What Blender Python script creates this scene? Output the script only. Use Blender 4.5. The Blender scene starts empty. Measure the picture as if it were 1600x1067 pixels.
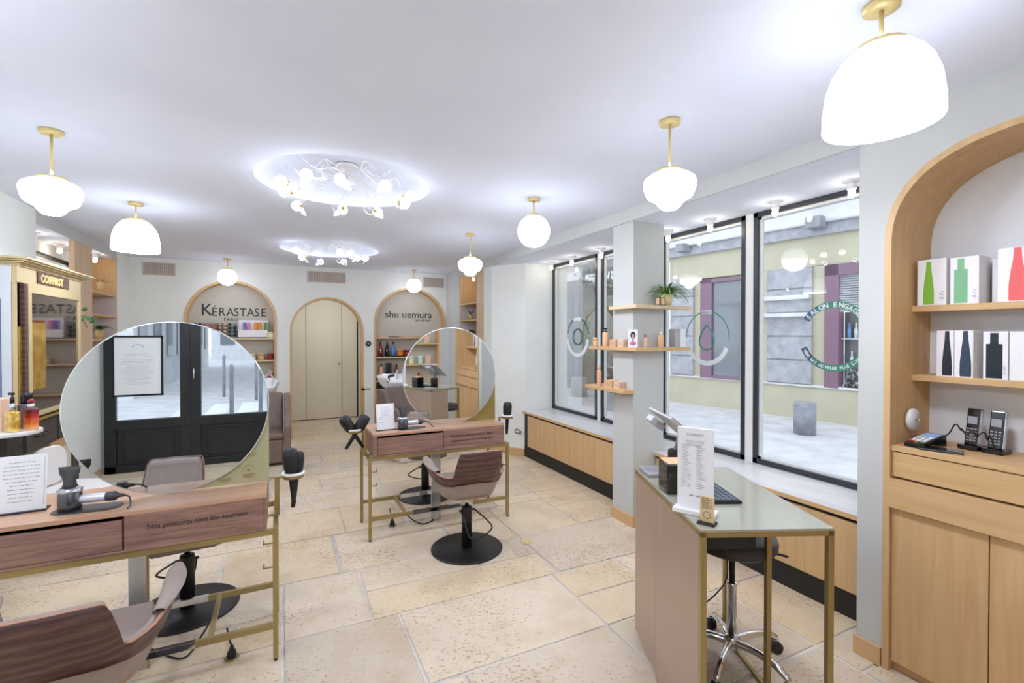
import bpy, bmesh, math, random
from mathutils import Vector, Matrix
sc = bpy.context.scene
C = sc.collection
# ---------------------------------------------------------------- camera, sky, exposure
cd = bpy.data.cameras.new('camera'); cam = bpy.data.objects.new('camera', cd); C.objects.link(cam)
cam.location = (0, 0, 1.5)
cam.rotation_euler = (math.radians(90 - .55), 0, -math.atan(360/740))
cd.sensor_width = 36; cd.lens = 740/1600*36; cd.shift_y = -3.4/1600; cd.clip_start = .05; cd.clip_end = 200
sc.camera = cam
w = bpy.data.worlds.new('World'); sc.world = w; w.use_nodes = True
bg = w.node_tree.nodes['Background']; bg.inputs[0].default_value = (.80, .89, 1, 1); bg.inputs[1].default_value = 1.3
vs = sc.view_settings; vs.view_transform = 'Standard'; vs.look = 'None'; vs.gamma = 1; vs.use_curve_mapping = False
vs.exposure = 0.76
LAMP = 24.0       # radiance of the opal shades
BULB = 30.0      # small bare bulbs
sc.cycles.max_bounces = 10; sc.cycles.diffuse_bounces = 5; sc.cycles.glossy_bounces = 5; sc.cycles.transparent_max_bounces = 12
sc.cycles.sample_clamp_indirect = 6; sc.cycles.use_denoising = True
sc.cycles.caustics_reflective = False; sc.cycles.caustics_refractive = False
R = math.radians
PI = math.pi
rnd = random.Random(7)
# ---------------------------------------------------------------- materials
def lin(c):
    return tuple((x/255/12.92 if x/255 <= .04045 else ((x/255+.055)/1.055)**2.4) for x in c) + (1,)
def mat(name, col, rough=.5, metal=0, emit=None, es=0, spec=.5, coat=0):
    m = bpy.data.materials.new(name); m.use_nodes = True
    b = m.node_tree.nodes['Principled BSDF']
    b.inputs['Base Color'].default_value = lin(col); b.inputs['Roughness'].default_value = rough
    b.inputs['Metallic'].default_value = metal; b.inputs['Specular IOR Level'].default_value = spec
    b.inputs['Coat Weight'].default_value = coat
    if emit:
        b.inputs['Emission Color'].default_value = lin(emit); b.inputs['Emission Strength'].default_value = es
    return m
def nodes(m): return m.node_tree.nodes, m.node_tree.links, m.node_tree.nodes['Principled BSDF']
def ramp(n, stops):
    r = n.new('ShaderNodeValToRGB'); e = r.color_ramp.elements
    while len(e) < len(stops): e.new(.5)
    for i, (p, c) in enumerate(stops): e[i].position = p; e[i].color = lin(c)
    return r
def noisy(m, c1, c2, scale=8, detail=4, bump=0, stretch=(1,1,1), lo=.35, hi=.65):
    n, l, b = nodes(m)
    tc = n.new('ShaderNodeTexCoord'); mp = n.new('ShaderNodeMapping'); mp.inputs['Scale'].default_value = stretch
    nz = n.new('ShaderNodeTexNoise'); nz.inputs['Scale'].default_value = scale; nz.inputs['Detail'].default_value = detail
    r = ramp(n, [(lo, c1), (hi, c2)])
    l.new(tc.outputs['Object'], mp.inputs[0]); l.new(mp.outputs[0], nz.inputs['Vector']); l.new(nz.outputs[0], r.inputs[0]); l.new(r.outputs[0], b.inputs['Base Color'])
    if bump:
        bp = n.new('ShaderNodeBump'); bp.inputs['Strength'].default_value = bump; bp.inputs['Distance'].default_value = .01
        l.new(nz.outputs[0], bp.inputs['Height']); l.new(bp.outputs[0], b.inputs['Normal'])
    return m
def wood(name, c1, c2, axis='Z', rough=.45, scale=1.0, contrast=1.0):
    """grain running along one object axis"""
    m = mat(name, c1, rough, spec=.35); n, l, b = nodes(m)
    tc = n.new('ShaderNodeTexCoord'); mp = n.new('ShaderNodeMapping')
    s = {'X': (1.2, 22, 22), 'Y': (22, 1.2, 22), 'Z': (22, 22, 1.2)}[axis]
    mp.inputs['Scale'].default_value = tuple(v*scale for v in s)
    nz = n.new('ShaderNodeTexNoise'); nz.inputs['Scale'].default_value = 1.6; nz.inputs['Detail'].default_value = 6; nz.inputs['Distortion'].default_value = .6
    r = ramp(n, [(.5-.22*contrast, c2), (.5+.22*contrast, c1)])
    l.new(tc.outputs['Object'], mp.inputs[0]); l.new(mp.outputs[0], nz.inputs['Vector']); l.new(nz.outputs[0], r.inputs[0]); l.new(r.outputs[0], b.inputs['Base Color'])
    bp = n.new('ShaderNodeBump'); bp.inputs['Strength'].default_value = .05; bp.inputs['Distance'].default_value = .002
    l.new(nz.outputs[0], bp.inputs['Height']); l.new(bp.outputs[0], b.inputs['Normal'])
    return m
def glass(name, tint=(255,255,255), refl=1.0, base=0.0):
    m = bpy.data.materials.new(name); m.use_nodes = True; nt = m.node_tree; n = nt.nodes; l = nt.links; n.clear()
    o = n.new('ShaderNodeOutputMaterial'); t = n.new('ShaderNodeBsdfTransparent'); t.inputs[0].default_value = lin(tint)
    g = n.new('ShaderNodeBsdfGlossy'); g.inputs['Roughness'].default_value = 0.0
    f = n.new('ShaderNodeFresnel'); f.inputs[0].default_value = 1.5
    mu = n.new('ShaderNodeMath'); mu.operation = 'MULTIPLY_ADD'; mu.inputs[1].default_value = refl; mu.inputs[2].default_value = base; mu.use_clamp = True
    mx = n.new('ShaderNodeMixShader'); l.new(f.outputs[0], mu.inputs[0]); l.new(mu.outputs[0], mx.inputs[0]); l.new(t.outputs[0], mx.inputs[1]); l.new(g.outputs[0], mx.inputs[2]); l.new(mx.outputs[0], o.inputs[0])
    return m
M = {}
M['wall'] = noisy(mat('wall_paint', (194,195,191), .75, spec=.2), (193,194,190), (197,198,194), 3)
M['wall_baked_light'] = noisy(mat('wall_paint_baked_light', (228,229,223), .75, spec=.2), (227,228,222), (231,232,226), 3)  # same white paint as the other walls; lighting difference put into its colour
M['ceiling'] = noisy(mat('ceiling_paint', (226,231,245), .8, spec=.15), (225,230,244), (229,234,247), 2)
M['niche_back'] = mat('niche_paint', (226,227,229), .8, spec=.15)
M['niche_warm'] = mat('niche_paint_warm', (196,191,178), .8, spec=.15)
M['door_paint'] = mat('door_paint', (226,214,190), .55, spec=.3)
M['oak'] = wood('light_oak', (214,178,130), (198,160,112), 'Z')
M['oak_y'] = wood('light_oak_along', (214,178,130), (198,160,112), 'Y')
M['oak_x'] = wood('light_oak_across', (214,178,130), (198,160,112), 'X')
M['oak_pale'] = wood('pale_oak', (222,200,166), (206,180,140), 'Y')
M['walnut'] = wood('walnut_front', (172,134,118), (112,82,72), 'X', scale=2.6, contrast=1.3)
M['walnut_top'] = wood('walnut_top', (204,164,134), (178,138,110), 'X', rough=.3, scale=2.2)
M['walnut_chair'] = wood('walnut_veneer', (104,74,64), (60,40,36), 'X', scale=.3, contrast=.9)
def figured(name, c1, c2, rough=.42):
    """flat-sawn veneer with wavy cathedral figure"""
    m = mat(name, c1, rough, spec=.35); n, l, b = nodes(m)
    tc = n.new('ShaderNodeTexCoord'); mp = n.new('ShaderNodeMapping'); mp.inputs['Scale'].default_value = (1.5, 1.5, 5.0)
    wv = n.new('ShaderNodeTexWave'); wv.bands_direction = 'Z'; wv.inputs['Scale'].default_value = 1.7; wv.inputs['Distortion'].default_value = 9; wv.inputs['Detail'].default_value = 3; wv.inputs['Detail Scale'].default_value = .9; wv.inputs['Detail Roughness'].default_value = .6
    fine = n.new('ShaderNodeTexNoise'); fine.inputs['Scale'].default_value = 3; fine.inputs['Detail'].default_value = 6; m3 = n.new('ShaderNodeMapping'); m3.inputs['Scale'].default_value = (4, 4, 60)
    r = ramp(n, [(.0, c2), (.7, tuple(int(a*.55+b_*.45) for a, b_ in zip(c1, c2))), (.95, c1)]); r2 = ramp(n, [(.35, (205,200,198)), (.6, (255,255,255))])
    mx = n.new('ShaderNodeMix'); mx.data_type = 'RGBA'; mx.blend_type = 'MULTIPLY'; mx.inputs[0].default_value = .8
    l.new(tc.outputs['Object'], mp.inputs[0]); l.new(mp.outputs[0], wv.inputs['Vector']); l.new(wv.outputs[0], r.inputs[0]); l.new(tc.outputs['Object'], m3.inputs[0]); l.new(m3.outputs[0], fine.inputs['Vector']); l.new(fine.outputs[0], r2.inputs[0])
    l.new(r.outputs[0], mx.inputs[6]); l.new(r2.outputs[0], mx.inputs[7]); l.new(mx.outputs[2], b.inputs['Base Color']); return m
M['walnut_chair'] = figured('walnut_figured_veneer', (110,80,71), (84,59,53))
M['walnut_edge'] = mat('walnut_ply_edge', (164,120,92), .45)
M['brass'] = mat('satin_brass', (166,146,96), .38, .6)
M['brass_pale'] = mat('pale_brass', (226,204,142), .4, .35)
M['brass_bright'] = mat('bright_brass', (206,172,92), .25, .9)
M['bronze'] = noisy(mat('bronze_paint', (176,154,136), .42, .3), (172,150,132), (180,158,140), 2)
M['olive_top'] = mat('olive_lacquer_top', (170,168,150), .22, .25, coat=.4)
M['chrome'] = mat('chrome', (225,226,230), .08, 1)
M['steel'] = noisy(mat('brushed_steel', (190,196,204), .25, .95), (180,186,194), (202,207,214), 30, stretch=(1,1,.05))
M['black'] = mat('matt_black', (20,19,19), .5)
M['black_metal'] = mat('black_powder_coat', (30,29,29), .42, .2)
M['dark_grey'] = mat('dark_grey_plastic', (62,60,62), .4)
M['grey'] = mat('grey_plastic', (150,150,154), .45)
M['taupe'] = noisy(mat('taupe_leather', (150,134,126), .5), (146,130,122), (154,138,130), 12, bump=.08)
M['taupe_dark'] = noisy(mat('brown_leather', (112,94,84), .5), (108,90,80), (117,99,89), 12, bump=.08)
M['white'] = mat('white_plastic', (238,238,238), .35)
M['ceramic'] = mat('white_ceramic', (240,239,238), .12, coat=.5)
M['paper'] = mat('paper', (238,238,240), .6)
M['ink'] = mat('black_lettering', (42,36,34), .6)
M['ink_grey'] = mat('grey_print', (150,150,154), .7)
M['marble'] = noisy(mat('sill_marble', (222,219,216), .3), (206,202,199), (228,226,224), 5, 6, stretch=(1,.25,1))
M['mirror'] = mat('mirror_silver', (236,240,240), .0, 1)
M['mirror_rim'] = mat('mirror_polished_edge', (228,234,232), .15, .5)
M['mirror_smoke'] = mat('smoked_mirror', (158,148,142), .04, 1)
M['mirror_gold'] = noisy(mat('gold_mirror', (236,196,88), .18, .9), (222,176,62), (246,212,110), 14)
M['gilt'] = mat('gilt_frame', (208,188,142), .35, .3)
M['glass'] = glass('window_glass', (251,252,252), .6)
M['glass_clear'] = glass('clear_glass', (250,250,250), 1.2)
M['acrylic_green'] = noisy(mat('etched_gold_panel', (192,190,150), .25, .35), (186,186,146), (200,197,160), 4)
M['acrylic_olive'] = noisy(mat('olive_gold_panel', (160,142,84), .25, .55), (150,132,76), (172,154,94), 5)
M['frame_black'] = mat('black_window_frame', (44,47,54), .35)
M['frame_black_paint'] = noisy(mat('black_door_paint', (30,31,34), .4), (27,28,31), (35,36,39), 9)
M['frame_white'] = mat('white_window_frame', (226,226,222), .5)
M['vent'] = mat('vent_grille', (196,182,170), .5)
M['vent_dark'] = mat('vent_hollow', (110,96,88), .8)
M['pot'] = mat('cream_pot', (214,202,150), .5)
M['pot_wood'] = mat('tan_pot', (196,168,112), .6)
M['leaf'] = noisy(mat('spider_plant_leaf', (92,132,58), .5), (70,112,46), (150,180,98), 10)
M['leaf_dark'] = noisy(mat('dark_leaf', (52,92,46), .45), (40,78,38), (66,108,54), 10)
M['leaf_ivy'] = noisy(mat('ivy_leaf', (86,140,104), .5), (62,116,84), (120,170,134), 10)
def opal(name, col, lo, mid, hi):
    """opal shade with its glow graded by facing: more light sent down than up"""
    m = mat(name, (245,245,245), .3, emit=col, es=mid); n, l, b = nodes(m)
    g = n.new('ShaderNodeNewGeometry'); sx = n.new('ShaderNodeSeparateXYZ'); l.new(g.outputs['Normal'], sx.inputs[0])
    mr = n.new('ShaderNodeMapRange'); mr.inputs['From Min'].default_value = 1; mr.inputs['From Max'].default_value = 0; mr.inputs['To Min'].default_value = lo; mr.inputs['To Max'].default_value = mid
    m2 = n.new('ShaderNodeMapRange'); m2.inputs['From Min'].default_value = 0; m2.inputs['From Max'].default_value = -1; m2.inputs['To Min'].default_value = 0; m2.inputs['To Max'].default_value = hi-mid  # downward faces made to glow more, sparing the ceiling from hot spots
    ad = n.new('ShaderNodeMath'); ad.operation = 'ADD'
    for q in (mr, m2): l.new(sx.outputs[2], q.inputs['Value'])
    l.new(mr.outputs[0], ad.inputs[0]); l.new(m2.outputs[0], ad.inputs[1]); l.new(ad.outputs[0], b.inputs['Emission Strength']); return m
M['opal'] = opal('opal_glass', (233,240,255), 1.5, 7.5, 60)
M['bulb'] = mat('lit_bulb', (255,255,255), .3, emit=(255,246,232), es=BULB)
M['street'] = noisy(mat('street_paving', (206,204,206), .8), (196,194,198), (216,214,216), 3, 8, stretch=(1,1,1))
M['concrete'] = noisy(mat('bollard_concrete', (150,152,160), .8), (142,144,152), (166,168,174), 6)
M['stone_white'] = noisy(mat('white_render', (226,226,228), .8), (216,216,220), (232,232,234), 3)
M['stone_grey'] = noisy(mat('grey_stone', (178,178,182), .85), (166,166,172), (188,188,192), 7, 8)
M['render_yellow'] = noisy(mat('pale_yellow_render', (200,194,168), .8), (196,190,164), (204,198,173), 2)
M['purple'] = mat('mauve_paint', (140,110,128), .55)
M['shop_glass'] = mat('shop_window', (132,136,140), .08, .3)
M['slate'] = mat('slate_shutter', (104,112,128), .6)
M['fence'] = wood('weathered_fence', (112,102,98), (70,62,62), 'Z', .8, scale=.6)
M['red'] = mat('red_plastic', (170,24,40), .3); M['crimson'] = mat('crimson_glass', (140,20,30), .15, coat=.5)
M['blue'] = mat('blue_plastic', (92,134,196), .3); M['teal'] = mat('teal_glaze', (30,130,145), .3)
M['mint'] = mat('mint_glaze', (190,220,208), .35); M['cream'] = mat('cream_glaze', (226,214,176), .35)
M['orange'] = mat('orange_plastic', (226,138,40), .35); M['tan'] = mat('tan_stock', (222,176,134), .5); M['tan2'] = mat('pink_tan_card', (228,190,160), .5)
M['amber'] = noisy(mat('gold_glass', (226,180,50), .12, .4, coat=.6), (196,140,24), (250,220,120), 40, 3, bump=.3)
M['navy'] = mat('navy_print', (44,60,80), .3); M['navy_dark'] = mat('dark_navy_print', (18,26,38), .3)
M['lime'] = mat('lime_print', (128,182,52), .35); M['green_print'] = mat('green_print', (120,180,130), .35)
M['coral'] = mat('coral_print', (232,96,92), .35); M['sky'] = mat('sky_print', (120,166,214), .35)
M['pink'] = mat('pink_plastic', (214,110,170), .35); M['violet'] = mat('violet_plastic', (104,96,180), .35)
M['green'] = mat('green_plastic', (40,150,90), .35); M['box_white'] = mat('white_card', (236,234,234), .5); M['box_side'] = mat('taupe_card', (200,188,180), .5)
M['clear_plastic'] = glass('clear_plastic', (238,240,242), 1.0, .04)
M['screen'] = mat('blue_lcd', (120,150,190), .2, emit=(120,150,190), es=.3)
M['skin'] = mat('portrait_skin_tone', (196,150,130), .6)
M['decal_green'] = mat('green_film', (60,140,112), .5); M['decal_mid'] = mat('teal_film', (60,116,114), .5); M['decal_navy'] = mat('navy_film', (62,88,110), .5)
M['decal_white'] = mat('white_film', (226,230,232), .5)
M['seat_grey'] = mat('charcoal_vinyl',(58,54,55),.5); M['black_gloss'] = mat('gloss_black',(14,14,15),.12,coat=.4)
M['slate_key'] = mat('slate_keys',(84,92,104),.4); M['tab_shell'] = mat('silver_grey_shell',(178,178,184),.35,.3)
M['steel_dark'] = mat('gunmetal', (104,106,112), .22, .9); M['chrome_white'] = mat('pearl_grey', (214,218,224), .25, .3)
M['opal_seam'] = mat('opal_seam', (200,200,200), .4, emit=(255,252,246), es=.28)
M['white_wire'] = mat('white_enamel', (236,234,230), .35); M['opal_small'] = opal('opal_small_glass', (236,240,255), 1.4, 2.6, 16)
M['opal_dome'] = opal('opal_dome_glass', (233,240,255), 1.5, 5.5, 31)
M['bulb_soft'] = opal('frosted_bulb', (232,240,255), 3, 9, 58)
def grad_red():
    m = mat('red_amber_glass', (200,60,30), .12, coat=.6); n, l, b = nodes(m)
    tc = n.new('ShaderNodeTexCoord'); sx = n.new('ShaderNodeSeparateXYZ'); r = ramp(n, [(.0, (244,196,130)), (.035, (236,120,50)), (.07, (190,40,30)), (.1, (90,16,26))])
    l.new(tc.outputs['Object'], sx.inputs[0]); l.new(sx.outputs[2], r.inputs[0]); l.new(r.outputs[0], b.inputs['Base Color']); return m
M['amberbottle'] = grad_red()
M['cream_base'] = mat('cream_base',(214,204,188),.5); M['oak_grey'] = wood('washed_oak', (214,184,150), (196,164,130), 'Z'); M['lilac_panel'] = mat('lilac_panel',(206,194,192),.6); M['oak_dark'] = mat('carcass_oak',(96,66,42),.6); M['grey_card'] = mat('grey_card',(176,174,176),.5); M['dot_red'] = mat('copper_sample',(206,96,70),.4); M['fence_leaf'] = mat('dried_leaf',(110,80,56),.7)
M['gilt_letter'] = mat('gilt_letter',(250,214,130),.4,.2); M['mirror_blue'] = mat('blue_tinted_mirror',(120,140,170),.03,1); M['dark_oak'] = wood('dark_stained_oak',(74,66,60),(48,42,40),'Y')
M['slate_metal'] = mat('slate_metal',(88,96,108),.35,.5); M['smoke_glass'] = mat('smoke_glass',(70,64,76),.1,coat=.6); M['white_leather'] = mat('white_leather',(224,220,216),.5); M['tan_card'] = mat('tan_card_stock',(226,196,150),.5)
# ---------------------------------------------------------------- mesh helpers
class MB:
    def __init__(s): s.v = []; s.f = []; s.m = []; s.sm = []
    def add(s, vs, fs, m=0, smooth=False):
        o = len(s.v); s.v += [tuple(p) for p in vs]
        for f in fs: s.f.append([o+i for i in f]); s.m.append(m); s.sm.append(smooth)
        return s
    def bx(s, x0, x1, y0, y1, z0, z1, m=0):
        if x0 > x1: x0, x1 = x1, x0
        if y0 > y1: y0, y1 = y1, y0
        v = [(x0,y0,z0),(x1,y0,z0),(x1,y1,z0),(x0,y1,z0),(x0,y0,z1),(x1,y0,z1),(x1,y1,z1),(x0,y1,z1)]
        return s.add(v, [(0,3,2,1),(4,5,6,7),(0,1,5,4),(1,2,6,5),(2,3,7,6),(3,0,4,7)], m)
    def rbx(s, c, size, rz=0, m=0, rx=0, ry=0):
        mt = Matrix.Rotation(rz,3,'Z') @ Matrix.Rotation(ry,3,'Y') @ Matrix.Rotation(rx,3,'X'); h = [d/2 for d in size]
        v = [Vector(c) + mt @ Vector((a*h[0], b*h[1], d*h[2])) for d in (-1,1) for a, b in ((-1,-1),(1,-1),(1,1),(-1,1))]
        return s.add(v, [(0,3,2,1),(4,5,6,7),(0,1,5,4),(1,2,6,5),(2,3,7,6),(3,0,4,7)], m)
    def bar(s, a, b, wd, ht, m=0, up=(0,0,1)):
        a = Vector(a); b = Vector(b); d = (b-a).normalized(); u = Vector(up)
        if abs(d.dot(u)) > .95: u = Vector((0,1,0))
        x = d.cross(u).normalized(); y = x.cross(d).normalized()
        v = [p + x*i*wd/2 + y*j*ht/2 for p in (a, b) for i, j in ((-1,-1),(1,-1),(1,1),(-1,1))]
        return s.add(v, [(0,3,2,1),(4,5,6,7),(0,1,5,4),(1,2,6,5),(2,3,7,6),(3,0,4,7)], m)
    def lathe(s, prof, c=(0,0,0), n=24, m=0, smooth=True, axis='Z', cap=True):
        vs = []; fs = []
        for r, z in prof:
            for i in range(n):
                a = 2*PI*i/n; p = (r*math.cos(a), r*math.sin(a), z)
                if axis == 'X': p = (p[2], p[0], p[1])
                if axis == 'Y': p = (p[1], p[2], p[0])
                vs.append((p[0]+c[0], p[1]+c[1], p[2]+c[2]))
        k = len(prof)
        for j in range(k-1):
            for i in range(n):
                i2 = (i+1) % n; fs.append((j*n+i, j*n+i2, (j+1)*n+i2, (j+1)*n+i))
        s.add(vs, fs, m, smooth)
        if cap:
            o = len(s.v)-k*n
            if prof[0][0] > 1e-5: s.f.append([o+i for i in range(n)][::-1]); s.m.append(m); s.sm.append(False)
            if prof[-1][0] > 1e-5: s.f.append([o+(k-1)*n+i for i in range(n)]); s.m.append(m); s.sm.append(False)
        return s
    def cyl(s, a, b, r0, r1=None, n=16, m=0, smooth=True):
        r1 = r0 if r1 is None else r1
        return s.tube([a, b], r0, n, m, r1=r1, smooth=smooth)
    def tube(s, pts, r, n=8, m=0, r1=None, smooth=True, rf=None):
        P = [Vector(p) for p in pts]; k = len(P); vs = []; fs = []
        d0 = (P[1]-P[0]).normalized(); u = Vector((0,0,1)) if abs(d0.z) < .9 else Vector((1,0,0))
        x = d0.cross(u).normalized()
        for j in range(k):
            d = (P[min(j+1,k-1)]-P[max(j-1,0)]).normalized()
            x = (x - d*x.dot(d)).normalized(); y = d.cross(x)
            rr = r if r1 is None else r+(r1-r)*j/(k-1)
            if rf: rr = rf(j/(k-1))
            for i in range(n):
                a = 2*PI*i/n; vs.append(P[j]+(x*math.cos(a)+y*math.sin(a))*rr)
        for j in range(k-1):
            for i in range(n):
                i2 = (i+1) % n; fs.append((j*n+i, j*n+i2, (j+1)*n+i2, (j+1)*n+i))
        s.add(vs, fs, m, smooth); o = len(s.v)-k*n
        s.f.append([o+i for i in range(n)][::-1]); s.m.append(m); s.sm.append(False)
        s.f.append([o+(k-1)*n+i for i in range(n)]); s.m.append(m); s.sm.append(False)
        return s
    def sph(s, c, r, n=20, k=12, m=0, sc=(1,1,1)):
        vs = []; fs = []
        for j in range(k+1):
            t = PI*j/k
            for i in range(n):
                a = 2*PI*i/n; vs.append((c[0]+r*sc[0]*math.sin(t)*math.cos(a), c[1]+r*sc[1]*math.sin(t)*math.sin(a), c[2]+r*sc[2]*math.cos(t)))
        for j in range(k):
            for i in range(n):
                i2 = (i+1) % n
                if j == 0: fs.append((i, n+i, n+i2))
                elif j == k-1: fs.append((j*n+i, (j+1)*n+i, j*n+i2))
                else: fs.append((j*n+i, (j+1)*n+i, (j+1)*n+i2, j*n+i2))
        return s.add(vs, fs, m, True)
    def prism(s, poly, a0, a1, axis='Z', m=0, smooth=False):
        """poly: 2-D points; axis Z: (x,y), X: (y,z), Y: (x,z)"""
        def P(p, t): return {'Z': (p[0],p[1],t), 'X': (t,p[0],p[1]), 'Y': (p[0],t,p[1])}[axis]
        n = len(poly); vs = [P(p,a0) for p in poly]+[P(p,a1) for p in poly]
        s.add(vs, [list(range(n))[::-1], [n+i for i in range(n)]], m)
        o = len(s.v)-2*n
        for i in range(n): s.f.append([o+i, o+(i+1)%n, o+n+(i+1)%n, o+n+i]); s.m.append(m); s.sm.append(smooth)
        return s
    def grid(s, fn, nu, nv, m=0, smooth=True):
        vs = [fn(i/nu, j/nv) for j in range(nv+1) for i in range(nu+1)]
        fs = [(j*(nu+1)+i, j*(nu+1)+i+1, (j+1)*(nu+1)+i+1, (j+1)*(nu+1)+i) for j in range(nv) for i in range(nu)]
        return s.add(vs, fs, m, smooth)
    def mesh(s, name, mats, fix=True):
        me = bpy.data.meshes.new(name); me.from_pydata([tuple(p) for p in s.v], [], s.f)
        for x in (mats if isinstance(mats, (list, tuple)) else [mats]): me.materials.append(M[x] if isinstance(x, str) else x)
        me.polygons.foreach_set('material_index', s.m); me.polygons.foreach_set('use_smooth', s.sm)
        if fix:
            b = bmesh.new(); b.from_mesh(me); bmesh.ops.recalc_face_normals(b, faces=b.faces); b.to_mesh(me); b.free()
        me.update(); return me
    def build(s, name, mats, parent=None, bevel=0, seg=2, loc=None, rz=0, sub=0):
        o = bpy.data.objects.new(name, s.mesh(name, mats)); C.objects.link(o)
        if parent: o.parent = parent
        if loc: o.location = loc
        if rz: o.rotation_euler = (0,0,rz)
        if bevel:
            md = o.modifiers.new('Bevel', 'BEVEL'); md.width = bevel; md.segments = seg; md.limit_method = 'ANGLE'; md.angle_limit = R(40)
        if sub:
            md = o.modifiers.new('Subsurf', 'SUBSURF'); md.levels = sub; md.render_levels = sub
        return o
def thing(name, label, cat, loc=(0,0,0), rz=0, group=None):
    o = bpy.data.objects.new(name, None); C.objects.link(o); o.empty_display_size = .1
    o.location = loc; o.rotation_euler = (0,0,rz); o['label'] = label; o['category'] = cat
    if group: o['group'] = group
    return o
def tag(o, label, cat, group=None, kind=None):
    o['label'] = label; o['category'] = cat
    if group: o['group'] = group
    if kind: o['kind'] = kind
    return o
def struct(o): o['kind'] = 'structure'; return o
def dup(root, loc, rz=None, label=None, group=None):
    r = root.copy(); C.objects.link(r); r.location = loc
    if rz is not None: r.rotation_euler = (0,0,rz)
    if label: r['label'] = label
    if group: r['group'] = group
    for ch in list(root.children):
        c = ch.copy(); C.objects.link(c); c.parent = r
        for g in list(ch.children):
            d = g.copy(); C.objects.link(d); d.parent = c
    return r
def rrect(x0, x1, y0, y1, r, n=5):
    P = []
    for cx, cy, a0 in ((x1-r,y1-r,0),(x0+r,y1-r,90),(x0+r,y0+r,180),(x1-r,y0+r,270)):
        for i in range(n+1): a = R(a0+90*i/n); P.append((cx+r*math.cos(a), cy+r*math.sin(a)))
    return P
def spline(P, n=6):
    P = [Vector(p) for p in P]; out = []
    Q = [P[0]*2-P[1]] + P + [P[-1]*2-P[-2]]
    for i in range(1, len(Q)-2):
        a, b, c, d = Q[i-1:i+3]
        for j in range(n):
            t = j/n; out.append(.5*((2*b)+(c-a)*t+(2*a-5*b+4*c-d)*t*t+(3*b-a-3*c+d)*t**3))
    out.append(P[-1]); return out
def text(name, s, size, org, xd, up, m='ink', parent=None, depth=.001, align='LEFT', sx=1.0, sp=1.0, bold=0):
    cu = bpy.data.curves.new('lettering', 'FONT'); cu.body = s; cu.size = size; cu.extrude = depth; cu.align_x = align; cu.space_character = sp; cu.resolution_u = 3; cu.offset = size*bold
    o = bpy.data.objects.new('lettering', cu); C.objects.link(o)
    bpy.context.view_layer.update()
    me = bpy.data.meshes.new_from_object(o.evaluated_get(bpy.context.evaluated_depsgraph_get()))
    bpy.data.objects.remove(o); bpy.data.curves.remove(cu)
    x = Vector(xd).normalized(); u = Vector(up).normalized(); n = x.cross(u)
    mt = Matrix(((x.x*sx,u.x,n.x,org[0]),(x.y*sx,u.y,n.y,org[1]),(x.z*sx,u.z,n.z,org[2]),(0,0,0,1)))
    me.transform(mt); me.materials.clear(); me.materials.append(M[m]); me.name = name
    ob = bpy.data.objects.new(name, me); C.objects.link(ob)
    if parent: ob.parent = parent
    return ob
# ================================================================ ROOM
H = 2.49; SOF = 2.385; XR = 2.44; XL = -1.74; YB = 7.5; YR = -1.3; XW = 3.12
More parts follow.
